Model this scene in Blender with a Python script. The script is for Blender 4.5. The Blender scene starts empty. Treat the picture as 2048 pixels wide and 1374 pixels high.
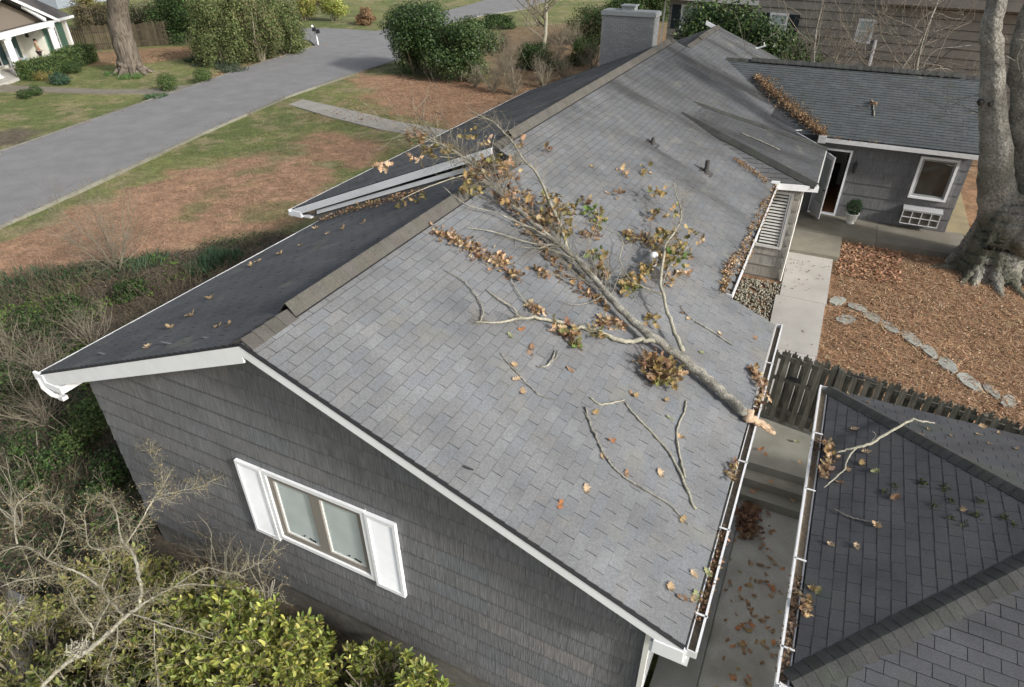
import bpy, bmesh, math, random
import numpy as np
from mathutils import Vector, Matrix, noise as mnoise

sc = bpy.context.scene
COL = sc.collection
rnd = random.Random(7)
nr = np.random.RandomState(11)

# ------------------------------------------------------------------ camera
CAM = np.array([5.5287, -4.2229, 10.1176])
YAW, PIT, ROL, FPX = -0.4548, 0.5866, -0.0043, 1297.6
_F = np.array([math.sin(YAW)*math.cos(PIT), math.cos(YAW)*math.cos(PIT), -math.sin(PIT)])
_R = np.array([math.cos(YAW), -math.sin(YAW), 0.0]); _U = np.cross(_R, _F)
_R2 = _R*math.cos(ROL)+_U*math.sin(ROL); _U2 = -_R*math.sin(ROL)+_U*math.cos(ROL)
cd = bpy.data.cameras.new('camera'); cam = bpy.data.objects.new('camera', cd); COL.objects.link(cam)
cd.sensor_width = 36; cd.lens = FPX/2048*36; cd.clip_start = .1; cd.clip_end = 2000
M = Matrix(((_R2[0], _U2[0], -_F[0]), (_R2[1], _U2[1], -_F[1]), (_R2[2], _U2[2], -_F[2]))).to_4x4()
M.translation = Vector(CAM); cam.matrix_world = M
sc.camera = cam

# ------------------------------------------------------------------ light
SUN_EL, SUN_DIR = math.radians(29), Vector((1.0, -0.22))   # plan direction towards the sun
w = bpy.data.worlds.new('World'); sc.world = w; w.use_nodes = True
nt = w.node_tree; nt.nodes.clear()
sky = nt.nodes.new('ShaderNodeTexSky'); sky.sky_type = 'NISHITA'; sky.sun_disc = False
sky.sun_elevation = SUN_EL; sky.sun_rotation = math.atan2(SUN_DIR.x, SUN_DIR.y)
sky.air_density = 1.0; sky.dust_density = 4.0; sky.ozone_density = 0.6
bg = nt.nodes.new('ShaderNodeBackground'); bg.inputs[1].default_value = 0.128
wo = nt.nodes.new('ShaderNodeOutputWorld')
hs = nt.nodes.new('ShaderNodeHueSaturation'); hs.inputs['Saturation'].default_value = .5
nt.links.new(sky.outputs[0], hs.inputs['Color']); nt.links.new(hs.outputs[0], bg.inputs[0]); nt.links.new(bg.outputs[0], wo.inputs[0])
sl = bpy.data.lights.new('sun', 'SUN'); so = bpy.data.objects.new('sun', sl); COL.objects.link(so)
sl.energy = 2.75; sl.angle = math.radians(5.0); sl.color = (1.0, .97, .92)
d = Vector((SUN_DIR.x, SUN_DIR.y, 0)).normalized()*math.cos(SUN_EL); d.z = math.sin(SUN_EL)
so.rotation_euler = (-d).to_track_quat('-Z', 'Y').to_euler()
sc.view_settings.view_transform = 'Standard'; sc.view_settings.look = 'None'
sc.view_settings.gamma = 1; sc.view_settings.exposure = 0.38
try: sc.view_settings.use_curve_mapping = False
except Exception: pass
sc.cycles.max_bounces = 8; sc.cycles.diffuse_bounces = 5; sc.cycles.transparent_max_bounces = 8

# ------------------------------------------------------------------ measuring helpers
def ray(px, py): return _F+(px-1024)/FPX*_R2-(py-687)/FPX*_U2
def PZ(px, py, z=.5): d = ray(px, py); return CAM+d*((z-CAM[2])/d[2])
def PY(px, py, y): d = ray(px, py); return CAM+d*((y-CAM[1])/d[1])
def PP(px, py, p0, n): d = ray(px, py); n = np.array(n, float); return CAM+d*(((np.array(p0)-CAM)@n)/(d@n))
def proj(P): d = np.array(P)-CAM; k = d@_F; return 1024+FPX*(d@_R2)/k, 687-FPX*(d@_U2)/k, k
TS = .402
def PR(px, py, h=0): return PP(px, py, (0, 0, 6+h), (TS, 0, 1))          # on the sunny roof slope
def PL(px, py, h=0): return PP(px, py, (0, 0, 6+h), (-TS, 0, 1))         # on the shaded near slope
def PG(px, py, h=0): return PP(px, py, (6.52, 0, 3.4+h), (-.29, 0, 1))   # on the garage slope

# ------------------------------------------------------------------ object helpers
ORG = {}
def reg(o, org): ORG[o.name] = np.array(org, float)
def thing(name, loc, label, cat, group=None, kind=None):
    o = bpy.data.objects.new(name, None); COL.objects.link(o); o.location = [float(v) for v in loc]; reg(o, loc)
    o.empty_display_size = .2
    o['label'] = label; o['category'] = cat
    if group: o['group'] = group
    if kind: o['kind'] = kind
    return o
def tag(o, label=None, cat=None, group=None, kind=None):
    if label: o['label'] = label
    if cat: o['category'] = cat
    if group: o['group'] = group
    if kind: o['kind'] = kind
    return o
def place(o, parent):
    """mesh written in world coordinates: hang it under parent without moving it"""
    COL.objects.link(o)
    if parent is not None:
        o.parent = parent; o.location = [float(v) for v in -ORG[parent.name]]
    reg(o, (0, 0, 0)); return o
def smooth(me): me.polygons.foreach_set('use_smooth', [True]*len(me.polygons))

class MB:
    def __init__(s): s.v = []; s.f = []; s.t = []; s.tint = (1, 1, 1)
    def add(s, vs, fs):
        b = len(s.v); s.v += [tuple(float(c) for c in v) for v in vs]; s.f += [tuple(b+i for i in f) for f in fs]
        s.t += [s.tint]*len(vs); return s
    def box(s, a, b):
        x0, y0, z0 = a; x1, y1, z1 = b
        return s.hexa([(x0, y0, z0), (x1, y0, z0), (x1, y1, z0), (x0, y1, z0), (x0, y0, z1), (x1, y0, z1), (x1, y1, z1), (x0, y1, z1)])
    def hexa(s, p): return s.add(p, [(3, 2, 1, 0), (4, 5, 6, 7), (0, 1, 5, 4), (1, 2, 6, 5), (2, 3, 7, 6), (3, 0, 4, 7)])
    def obox(s, c, ux, uy, uz, sx, sy, sz):
        c = np.array(c, float); ux, uy, uz = [np.array(q, float) for q in (ux, uy, uz)]
        P = [c+ux*sx*i/2+uy*sy*j/2+uz*sz*k/2 for k in (-1, 1) for i, j in ((-1, -1), (1, -1), (1, 1), (-1, 1))]
        return s.hexa(P)
    def prism(s, poly, z0, z1):
        n = len(poly); z0 = z0 if callable(z0) else (lambda x, y, a=z0: a); z1 = z1 if callable(z1) else (lambda x, y, a=z1: a)
        vs = [(x, y, z0(x, y)) for x, y in poly]+[(x, y, z1(x, y)) for x, y in poly]
        return s.add(vs, [tuple(range(n))[::-1], tuple(range(n, 2*n))]+[(i, (i+1) % n, n+(i+1) % n, n+i) for i in range(n)])
    def slab(s, poly, th):
        """polygon in 3D, thickened downwards"""
        n = len(poly); vs = [tuple(p) for p in poly]+[(p[0], p[1], p[2]-th) for p in poly]
        return s.add(vs, [tuple(range(n)), tuple(range(n, 2*n))[::-1]]+[(i, n+i, n+(i+1) % n, (i+1) % n) for i in range(n)])
    def tube(s, pts, rad, n=6, cap=True):
        P = [np.array(p, float) for p in pts]; m = len(P)
        T = [P[min(i+1, m-1)]-P[max(i-1, 0)] for i in range(m)]
        T = [t/(np.linalg.norm(t)+1e-9) for t in T]
        a = np.array([0, 0, 1.]) if abs(T[0][2]) < .9 else np.array([1., 0, 0])
        N = np.cross(T[0], a); N /= np.linalg.norm(N)+1e-9
        vs = []
        for i in range(m):
            N = N-T[i]*(N@T[i]); N /= np.linalg.norm(N)+1e-9; B = np.cross(T[i], N)
            r = rad[i] if hasattr(rad, '__len__') else rad
            for k in range(n):
                an = 2*math.pi*k/n; vs.append(P[i]+(N*math.cos(an)+B*math.sin(an))*r)
        fs = [(i*n+k, i*n+(k+1) % n, (i+1)*n+(k+1) % n, (i+1)*n+k) for i in range(m-1) for k in range(n)]
        if cap: fs += [tuple(range(n))[::-1], tuple((m-1)*n+k for k in range(n))]
        return s.add(vs, fs)
    def lathe(s, c, prof, n=16):
        c = np.array(c, float); vs = []
        for r, z in prof:
            for k in range(n):
                an = 2*math.pi*k/n; vs.append((c[0]+r*math.cos(an), c[1]+r*math.sin(an), c[2]+z))
        m = len(prof)
        return s.add(vs, [(i*n+k, i*n+(k+1) % n, (i+1)*n+(k+1) % n, (i+1)*n+k) for i in range(m-1) for k in range(n)]+[tuple(range(n))[::-1], tuple((m-1)*n+k for k in range(n))])
    def mesh(s, name, mat, sm=False):
        me = bpy.data.meshes.new(name); me.from_pydata(s.v, [], s.f); me.materials.append(mat)
        ca = me.color_attributes.new('tint', 'FLOAT_COLOR', 'POINT')
        ca.data.foreach_set('color', np.array([(t[0], t[1], t[2], 1) for t in s.t], np.float32).ravel())
        if sm: smooth(me)
        me.update(); return me
    def build(s, name, mat, parent=None, sm=False):
        return place(bpy.data.objects.new(name, s.mesh(name, mat, sm)), parent)

def np_mesh(name, V, Fc, mat, tint=None, sm=False):
    """V (n,3); Fc (m,k) k = 3 or 4"""
    V = np.asarray(V, np.float32); Fc = np.asarray(Fc, np.int32); k = Fc.shape[1]
    me = bpy.data.meshes.new(name); me.vertices.add(len(V)); me.vertices.foreach_set('co', V.ravel())
    me.loops.add(Fc.size); me.loops.foreach_set('vertex_index', Fc.ravel())
    me.polygons.add(len(Fc)); me.polygons.foreach_set('loop_start', np.arange(0, Fc.size, k, dtype=np.int32))
    try: me.polygons.foreach_set('loop_total', np.full(len(Fc), k, np.int32))
    except Exception: pass
    me.materials.append(mat)
    ca = me.color_attributes.new('tint', 'FLOAT_COLOR', 'POINT')
    T = np.ones((len(V), 4), np.float32)
    if tint is not None: T[:, :3] = tint
    ca.data.foreach_set('color', T.ravel())
    if sm: me.polygons.foreach_set('use_smooth', np.ones(len(Fc), bool))
    me.update(calc_edges=True); me.validate(); return me

# leaf templates: local x = along the leaf, y = across, z = up
def t_diamond(): return np.array([(0, 0, 0), (.5, .28, .06), (1, 0, 0), (.5, -.28, .06)], float), np.array([(0, 2, 1), (0, 3, 2)])
def t_blade(): return np.array([(0, -.04, 0), (0, .04, 0), (1, 0, .0)], float), np.array([(0, 1, 2)])
def t_oak(curl=.25, seed=0, fold=.15):
    curl *= 1.7; fold *= 1.8
    r = random.Random(seed); out = [(0, .015)]
    lob = [(.14, .10), (.22, .30), (.30, .12), (.42, .40), (.52, .14), (.64, .34), (.72, .13), (.84, .20), (1.0, .02)]
    for x, y in lob: out.append((x, y*(.85+.3*r.random())))
    top = out; bot = [(x, -y*(.85+.3*r.random())) for x, y in out]
    V = []; n = len(top)
    ph = r.random()*6
    def z(x, y): return curl*((x-.45)**2*1.2)+fold*abs(y)+.05*math.sin(9*x+ph+7*y)
    for x, y in top: V.append((x, y, z(x, y)))
    for x, y in bot: V.append((x, y, z(x, y)))
    for x, y in top: V.append((x, 0, z(x, 0)))
    Fc = []
    for i in range(n-1):
        Fc += [(2*n+i, 2*n+i+1, i+1), (2*n+i, i+1, i), (2*n+i, n+i, n+i+1), (2*n+i, n+i+1, 2*n+i+1)]
    return np.array(V), np.array(Fc)
OAK = [t_oak(.25+.5*i/6, i, .1+.12*(i % 3)) for i in range(6)]
def t_crumple(seed):
    r = random.Random(seed)
    V = [(0, 0, 0), (.3, .22, .12+.2*r.random()), (.35, -.2, .1*r.random()), (.7, .25*r.random(), .25*r.random()), (.75, -.26, .16+.2*r.random()), (1, .02, .1+.2*r.random()), (.5, .0, -.03)]
    return np.array(V), np.array([(0, 6, 1), (0, 2, 6), (1, 6, 3), (2, 4, 6), (6, 5, 3), (6, 4, 5)])
CRUM = [t_crumple(i) for i in range(4)]

def frames(N, up=None, tilt=.5, rs=nr):
    """random leaf frames: normals near `up` (n,3), spread by tilt"""
    up = np.tile((0, 0, 1.), (N, 1)) if up is None else np.asarray(up, float)
    Z = up+rs.normal(0, tilt, (N, 3)); Z /= np.linalg.norm(Z, axis=1)[:, None]
    A = rs.normal(0, 1, (N, 3)); X = A-Z*(A*Z).sum(1)[:, None]; X /= np.linalg.norm(X, axis=1)[:, None]
    return X, np.cross(Z, X), Z
def scatter(name, tmpl, P, X, Y, Z, size, tint, mat):
    V0, F0 = tmpl; N = len(P); size = np.asarray(size)[:, None, None] if np.ndim(size) else size
    V = P[:, None, :]+size*(V0[None, :, 0:1]*X[:, None]+V0[None, :, 1:2]*Y[:, None]+V0[None, :, 2:3]*Z[:, None])
    Fc = F0[None]+(np.arange(N)*len(V0))[:, None, None]
    return np_mesh(name, V.reshape(-1, 3), Fc.reshape(-1, F0.shape[1]), mat, np.repeat(tint, len(V0), 0))
def tints(N, cols, var=.25, rs=nr):
    c = np.array(cols)[rs.randint(0, len(cols), N)]
    return c*(1+rs.uniform(-var, var, (N, 1)))*(1+rs.uniform(-.08, .08, (N, 3)))
def joinmesh(name, parts, mat):
    """parts: list of (V,F,tint)"""
    Vs, Fs, Ts, b = [], [], [], 0
    for V, Fc, T in parts: Vs.append(V); Fs.append(Fc+b); Ts.append(T); b += len(V)
    return np_mesh(name, np.concatenate(Vs), np.concatenate(Fs), mat, np.concatenate(Ts))
def scat(tmpl, P, X, Y, Z, size, tint):
    V0, F0 = tmpl; N = len(P); size = np.asarray(size)[:, None, None] if np.ndim(size) else size
    V = P[:, None, :]+size*(V0[None, :, 0:1]*X[:, None]+V0[None, :, 1:2]*Y[:, None]+V0[None, :, 2:3]*Z[:, None])
    Fc = F0[None]+(np.arange(N)*len(V0))[:, None, None]
    return V.reshape(-1, 3), Fc.reshape(-1, F0.shape[1]), np.repeat(tint, len(V0), 0)

# ------------------------------------------------------------------ materials
MATS = {}
def mat(name, col=(.5, .5, .5), rough=.8, tint=False, n1=None, n2=None, bump=None, metal=0, trans=0, spec=.3, alpha=None, stripes=None, extra=None):
    """n1/n2 = (scale, amount[, stretch xyz]) brightness noise; bump = (scale, strength); stripes=(scale,amount,axis)"""
    if name in MATS: return MATS[name]
    m = bpy.data.materials.new(name); m.use_nodes = True; N = m.node_tree.nodes; L = m.node_tree.links; N.clear()
    out = N.new('ShaderNodeOutputMaterial'); b = N.new('ShaderNodeBsdfPrincipled')
    b.inputs['Roughness'].default_value = rough; b.inputs['Metallic'].default_value = metal
    b.inputs['Specular IOR Level'].default_value = spec
    geo = N.new('ShaderNodeNewGeometry'); pos = geo.outputs['Position']
    rgb = N.new('ShaderNodeRGB'); rgb.outputs[0].default_value = (*col, 1); c = rgb.outputs[0]
    def mul(a, bb):
        x = N.new('ShaderNodeMix'); x.data_type = 'RGBA'; x.blend_type = 'MULTIPLY'; x.inputs[0].default_value = 1
        L.new(a, x.inputs[6]); L.new(bb, x.inputs[7]); return x.outputs[2]
    if tint:
        at = N.new('ShaderNodeAttribute'); at.attribute_name = 'tint'; c = mul(c, at.outputs['Color'])
    def nz(scale, amount, stretch=None, detail=4):
        v = pos
        if stretch:
            mp = N.new('ShaderNodeVectorMath'); mp.operation = 'MULTIPLY'; L.new(pos, mp.inputs[0]); mp.inputs[1].default_value = stretch; v = mp.outputs[0]
        n = N.new('ShaderNodeTexNoise'); n.inputs['Scale'].default_value = scale; n.inputs['Detail'].default_value = detail; L.new(v, n.inputs['Vector'])
        r = N.new('ShaderNodeMapRange'); r.inputs[1].default_value = .25; r.inputs[2].default_value = .75
        r.inputs[3].default_value = 1-amount; r.inputs[4].default_value = 1+amount; L.new(n.outputs['Fac'], r.inputs[0]); return r.outputs[0], n
    for q in (n1, n2):
        if q: c = mul(c, nz(*q)[0])
    if stripes:
        wv = N.new('ShaderNodeTexNoise'); mp = N.new('ShaderNodeVectorMath'); mp.operation = 'MULTIPLY'; L.new(pos, mp.inputs[0])
        mp.inputs[1].default_value = stripes[2]; L.new(mp.outputs[0], wv.inputs['Vector']); wv.inputs['Scale'].default_value = stripes[0]; wv.inputs['Detail'].default_value = 2
        r = N.new('ShaderNodeMapRange'); r.inputs[1].default_value = .3; r.inputs[2].default_value = .7; r.inputs[3].default_value = 1-stripes[1]; r.inputs[4].default_value = 1+stripes[1]
        L.new(wv.outputs['Fac'], r.inputs[0]); c = mul(c, r.outputs[0])
        bp = N.new('ShaderNodeBump'); bp.inputs['Strength'].default_value = .6; bp.inputs['Distance'].default_value = .01; L.new(wv.outputs['Fac'], bp.inputs['Height']); L.new(bp.outputs[0], b.inputs['Normal'])
    if extra: c = extra(N, L, pos, c, mul)
    if bump and not stripes:
        n = N.new('ShaderNodeTexNoise'); n.inputs['Scale'].default_value = bump[0]; n.inputs['Detail'].default_value = 5; L.new(pos, n.inputs['Vector'])
        bp = N.new('ShaderNodeBump'); bp.inputs['Strength'].default_value = bump[1]; bp.inputs['Distance'].default_value = bump[2] if len(bump) > 2 else .02
        L.new(n.outputs['Fac'], bp.inputs['Height']); L.new(bp.outputs[0], b.inputs['Normal'])
    L.new(c, b.inputs['Base Color'])
    sh = b.outputs[0]
    if trans:
        tr = N.new('ShaderNodeBsdfTranslucent'); L.new(c, tr.inputs[0]); mx = N.new('ShaderNodeMixShader'); mx.inputs[0].default_value = trans
        L.new(sh, mx.inputs[1]); L.new(tr.outputs[0], mx.inputs[2]); sh = mx.outputs[0]
    L.new(sh, out.inputs[0]); MATS[name] = m; return m

def tone_main(N, L, pos, c, mul):
    # slope darkens with distance; dark bands run down the far part of the slope, faint lichen blotches everywhere
    def noise(scale, st, lo, hi, a, bb):
        mp = N.new('ShaderNodeVectorMath'); mp.operation = 'MULTIPLY'; L.new(pos, mp.inputs[0]); mp.inputs[1].default_value = st
        n = N.new('ShaderNodeTexNoise'); n.inputs['Scale'].default_value = scale; n.inputs['Detail'].default_value = 4; L.new(mp.outputs[0], n.inputs['Vector'])
        r = N.new('ShaderNodeMapRange'); r.inputs[1].default_value = lo; r.inputs[2].default_value = hi; r.inputs[3].default_value = a; r.inputs[4].default_value = bb; L.new(n.outputs['Fac'], r.inputs[0]); return r.outputs[0]
    sx = N.new('ShaderNodeSeparateXYZ'); L.new(pos, sx.inputs[0])
    far = N.new('ShaderNodeMapRange'); far.inputs[1].default_value = 7.5; far.inputs[2].default_value = 11.5; L.new(sx.outputs[1], far.inputs[0])
    band = noise(.9, (.22, .9, .2), .47, .62, 0, 1)
    mm = N.new('ShaderNodeMath'); mm.operation = 'MULTIPLY'; L.new(far.outputs[0], mm.inputs[0]); L.new(band, mm.inputs[1])
    x = N.new('ShaderNodeMix'); x.data_type = 'RGBA'; x.blend_type = 'MIX'
    k = N.new('ShaderNodeMath'); k.operation = 'MULTIPLY'; k.inputs[1].default_value = .8; L.new(mm.outputs[0], k.inputs[0]); L.new(k.outputs[0], x.inputs[0])
    L.new(c, x.inputs[6]); x.inputs[7].default_value = (.070, .071, .072, 1)
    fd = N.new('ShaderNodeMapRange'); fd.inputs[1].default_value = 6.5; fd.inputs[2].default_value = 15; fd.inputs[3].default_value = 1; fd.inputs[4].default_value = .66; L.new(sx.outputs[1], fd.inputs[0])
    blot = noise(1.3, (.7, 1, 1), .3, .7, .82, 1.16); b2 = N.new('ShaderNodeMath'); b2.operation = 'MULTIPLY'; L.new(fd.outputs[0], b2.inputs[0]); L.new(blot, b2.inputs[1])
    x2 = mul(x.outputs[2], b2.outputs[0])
    y = N.new('ShaderNodeMix'); y.data_type = 'RGBA'; f = noise(1.7, (1, 1, 1), .60, .72, 0, .28); L.new(f, y.inputs[0])
    L.new(x2, y.inputs[6]); y.inputs[7].default_value = (.27, .265, .20, 1)
    return y.outputs[2]
def moss(N, L, pos, c, mul):
    n = N.new('ShaderNodeTexNoise'); n.inputs['Scale'].default_value = 1.6; n.inputs['Detail'].default_value = 6; L.new(pos, n.inputs['Vector'])
    r = N.new('ShaderNodeMapRange'); r.inputs[1].default_value = .58; r.inputs[2].default_value = .70; r.inputs[4].default_value = .45; L.new(n.outputs['Fac'], r.inputs[0])
    x = N.new('ShaderNodeMix'); x.data_type = 'RGBA'; L.new(r.outputs[0], x.inputs[0]); L.new(c, x.inputs[6]); x.inputs[7].default_value = (.05, .065, .04, 1); return x.outputs[2]
def concrete_stain(N, L, pos, c, mul):
    n = N.new('ShaderNodeTexNoise'); n.inputs['Scale'].default_value = 1.1; n.inputs['Detail'].default_value = 7; L.new(pos, n.inputs['Vector'])
    r = N.new('ShaderNodeMapRange'); r.inputs[1].default_value = .48; r.inputs[2].default_value = .68; r.inputs[4].default_value = .55; L.new(n.outputs['Fac'], r.inputs[0])
    x = N.new('ShaderNodeMix'); x.data_type = 'RGBA'; L.new(r.outputs[0], x.inputs[0]); L.new(c, x.inputs[6]); x.inputs[7].default_value = (.14, .13, .095, 1); return x.outputs[2]

m_shingle = mat('roof_shingle', (.180, .187, .195), .97, True, (120, .36), (32, .17), (150, .5, .006), extra=tone_main)
m_shingle_annex = mat('annex_shingle', (.085, .095, .100), .9, True, (90, .2), (3, .18), (150, .5, .006), extra=moss)
m_shingle_gar = mat('garage_shingle', (.070, .072, .078), .95, True, (110, .45), (1.6, .30), (150, .5, .006), extra=moss)
m_deck = mat('roof_felt', (.035, .036, .04), .95)
m_cap = mat('ridge_cap', (.098, .094, .084), .95, True, (60, .3), (5, .15), (90, .8, .01))
m_cap_dark = mat('hip_cap_dark', (.055, .057, .055), .95, True, (60, .3), (4, .25), (90, .7, .008), extra=moss)
m_white = mat('white_paint', (.90, .92, .94), .5, False, (6, .04), (1.2, .05), spec=.4)
m_white2 = mat('white_metal', (.74, .75, .76), .4, False, (9, .08), (2, .08), spec=.5)
m_trough = mat('gutter_trough', (.19, .155, .11), .95, False, (20, .4))
m_shake = mat('grey_shake', (.168, .171, .177), .75, True, (3, .08), (.8, .06), stripes=(1, .26, (62, 62, 1.3)))
m_shake2 = mat('taupe_shake', (.36, .345, .31), .8, True, (3, .12), (.8, .08), stripes=(1, .22, (60, 60, 1.3)))
m_found = mat('foundation', (.17, .165, .15), .9, False, (8, .2), (1.5, .25), (20, .4, .01))
m_wall = mat('wall_core', (.05, .05, .055), .9)
m_conc = mat('concrete', (.33, .32, .29), .9, True, (40, .12), (2.5, .14), (60, .4, .006), extra=concrete_stain)
m_conc_pale = mat('pale_concrete', (.43, .415, .385), .9, True, (40, .10), (1.2, .13), (60, .3, .005))
m_stone = mat('flagstone', (.30, .31, .29), .85, True, (14, .2), (3, .15), (20, .5, .01))
m_asph = mat('asphalt', (.21, .21, .213), .9, False, (45, .25), (1.1, .12), (90, .4, .006))
m_fence = mat('weathered_fence', (.135, .13, .108), .95, True, (5, .2), (1.5, .25), stripes=(1, .35, (30, 30, 1.5)))
m_fence_br = mat('brown_fence', (.06, .05, .035), .95, True, (5, .25), (1.5, .2))
m_bark = mat('limb_bark', (.26, .25, .215), .95, True, (7, .6), (40, .45), (40, 1, .02))
def moss_trunk(N, L, pos, c):
    n = N.new('ShaderNodeTexNoise'); n.inputs['Scale'].default_value = 1.3; n.inputs['Detail'].default_value = 6; L.new(pos, n.inputs['Vector'])
    r = N.new('ShaderNodeMapRange'); r.inputs[1].default_value = .42; r.inputs[2].default_value = .56; r.inputs[4].default_value = .8; L.new(n.outputs['Fac'], r.inputs[0])
    sx = N.new('ShaderNodeSeparateXYZ'); L.new(pos, sx.inputs[0]); h = N.new('ShaderNodeMapRange'); h.inputs[1].default_value = 6.5; h.inputs[2].default_value = 2.5; L.new(sx.outputs[2], h.inputs[0])
    mm = N.new('ShaderNodeMath'); mm.operation = 'MULTIPLY'; L.new(h.outputs[0], mm.inputs[0]); L.new(r.outputs[0], mm.inputs[1])
    x = N.new('ShaderNodeMix'); x.data_type = 'RGBA'; L.new(mm.outputs[0], x.inputs[0]); L.new(c, x.inputs[6]); x.inputs[7].default_value = (.055, .06, .035, 1); return x.outputs[2]
m_bark_big = mat('tree_bark', (.25, .24, .21), .95, True, (2.6, .45), (18, .45), (11, 1, .09), extra=lambda N, L, pos, c, mul: moss_trunk(N, L, pos, c))
m_bark_oak = mat('oak_bark', (.135, .115, .093), .95, False, (1.2, .2), None, stripes=(1, .5, (9, 9, 1.6)))
m_twig = mat('twig', (.22, .195, .145), .95, True, (20, .3))
m_lichen = mat('lichen_bark', (.33, .315, .25), .95, True, (30, .35), (6, .2), (60, .8, .01))
m_split = mat('split_wood', (.48, .36, .25), .8, True, (30, .25), None, (60, .8, .01))
m_leaf = mat('dead_leaf', (1, 1, 1), .75, True, None, None, trans=.25)
m_green = mat('green_leaf', (1, 1, 1), .45, True, None, None, trans=.25, spec=.45)
m_matte = mat('matte_leaf', (1, 1, 1), .85, True, None, None, trans=.2)
m_pine = mat('pine_straw', (1, 1, 1), .9, True)
m_glass = mat('window_glass', (.60, .67, .66), .12, False, (1.5, .15), spec=.9)
m_glass_dk = mat('dark_glass', (.035, .04, .038), .06, False, (2, .4), spec=.9)
m_shade = mat('window_shade', (.62, .70, .70), .7)
m_brownframe = mat('casement_frame', (.25, .23, .205), .6)
m_dark = mat('dark_room', (.03, .028, .025), .9)
m_floor = mat('wood_floor', (.20, .09, .04), .5, False, (6, .3))
m_inwall = mat('room_wall', (.50, .48, .42), .8)
m_black = mat('black_metal', (.02, .02, .022), .5)
m_lead = mat('lead_pipe', (.06, .058, .055), .8, False, (30, .3))
m_brickp = mat('painted_brick', (.235, .245, .25), .85, True, (20, .12), (2, .08))
m_capconc = mat('chimney_crown', (.27, .29, .30), .85, False, (12, .15))
m_pot = mat('white_pot', (.72, .72, .68), .5)
m_soil = mat('soil', (.07, .05, .035), .95)

def ground_fine(N, L, pos, c, mul):
    n = N.new('ShaderNodeTexNoise'); n.inputs['Scale'].default_value = 2.6; n.inputs['Detail'].default_value = 6; n.inputs['Roughness'].default_value = .8; L.new(pos, n.inputs['Vector'])
    r = N.new('ShaderNodeMapRange'); r.inputs[1].default_value = .35; r.inputs[2].default_value = .65; r.inputs[3].default_value = .72; r.inputs[4].default_value = 1.25; L.new(n.outputs['Fac'], r.inputs[0]); c = mul(c, r.outputs[0])
    n = N.new('ShaderNodeTexNoise'); n.inputs['Scale'].default_value = 9; n.inputs['Detail'].default_value = 8; n.inputs['Roughness'].default_value = .75; L.new(pos, n.inputs['Vector'])
    r = N.new('ShaderNodeMapRange'); r.inputs[1].default_value = .3; r.inputs[2].default_value = .7; r.inputs[3].default_value = .5; r.inputs[4].default_value = 1.5; L.new(n.outputs['Fac'], r.inputs[0])
    return mul(c, r.outputs[0])
m_ground = mat('ground', (1, 1, 1), .95, True, (1.3, .16), None, (25, .8, .03), extra=ground_fine)

# ================================================================== TERRAIN
def sst(a, b, x): t = np.clip((np.asarray(x, float)-a)/(b-a), 0, 1); return t*t*(3-2*t)
def zt(x, y):
    x = np.asarray(x, float); y = np.asarray(y, float)
    left = .45-.6*sst(3, -1.5, y)*sst(-12, -4, x)
    court = 1.0+.28*sst(9, 15, y)
    right = np.where(y > 7.9, court, .22-.75*sst(2.5, -.8, y))
    k = sst(-3.5, 3.0, x)
    z = left*(1-k)+right*k
    # behind the house the ground falls to the lawn level
    z = z-(z-.45)*sst(34, 48, y)
    return z
def vnoise(x, y, s, seed=0, octv=4):
    rs = np.random.RandomState(seed); T = rs.rand(257, 257); out = 0; amp = 1; tot = 0
    for o in range(octv):
        u = (x*s*2**o+37.3*o) % 256; v = (y*s*2**o+11.7*o) % 256
        i = np.floor(u).astype(int); j = np.floor(v).astype(int); fu = u-i; fv = v-j
        fu = fu*fu*(3-2*fu); fv = fv*fv*(3-2*fv)
        q = (T[i, j]*(1-fu)+T[i+1, j]*fu)*(1-fv)+(T[i, j+1]*(1-fu)+T[i+1, j+1]*fu)*fv
        out = out+amp*q; tot += amp; amp *= .5
    return out/tot
def sdf(x, y, poly):
    """signed distance to polygon, negative inside"""
    d = np.full(np.shape(x), 1e9); ins = np.zeros(np.shape(x), bool); n = len(poly)
    for i in range(n):
        ax, ay = poly[i]; bx, by = poly[(i+1) % n]
        ex, ey = bx-ax, by-ay; t = np.clip(((x-ax)*ex+(y-ay)*ey)/(ex*ex+ey*ey+1e-9), 0, 1)
        d = np.minimum(d, np.hypot(x-ax-t*ex, y-ay-t*ey))
        c = ((ay > y) != (by > y)) & (x < (bx-ax)*(y-ay)/(by-ay+1e-12)+ax); ins ^= c
    return np.where(ins, -d, d)
def poly_px(pts, z=.5): return [tuple(PZ(x, y, z)[:2]) for x, y in pts]
straw_polys = [poly_px(p) for p in (
    [(-60, 520), (60, 450), (170, 405), (300, 365), (420, 325), (520, 305), (640, 312), (665, 360), (640, 410), (600, 445), (540, 470), (430, 500), (300, 512), (120, 560), (-60, 600)],
    [(565, 285), (640, 262), (720, 268), (775, 292), (740, 330), (640, 325)],
    [(700, 145), (800, 150), (1000, 170), (1100, 190), (1000, 250), (900, 255), (740, 205)])]
green_polys = [poly_px(p) for p in (
    [(380, 420), (480, 350), (590, 300), (560, 235), (640, 225), (560, 330)],
    [(480, 415), (560, 400), (600, 425), (500, 440)], [(450, 470), (520, 455), (600, 450), (520, 490), (440, 490)],
    [(600, 215), (760, 255), (900, 285), (760, 350), (800, 290), (640, 250)])]
litter_poly = poly_px([(160, 105), (420, 88), (430, 105), (300, 125), (170, 130)])
bed_poly = poly_px([(430, 145), (640, 90), (660, 90), (500, 140), (430, 160)])
mulch_poly = poly_px([(-40, 262), (40, 255), (85, 262), (30, 290), (-40, 300)])
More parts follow.
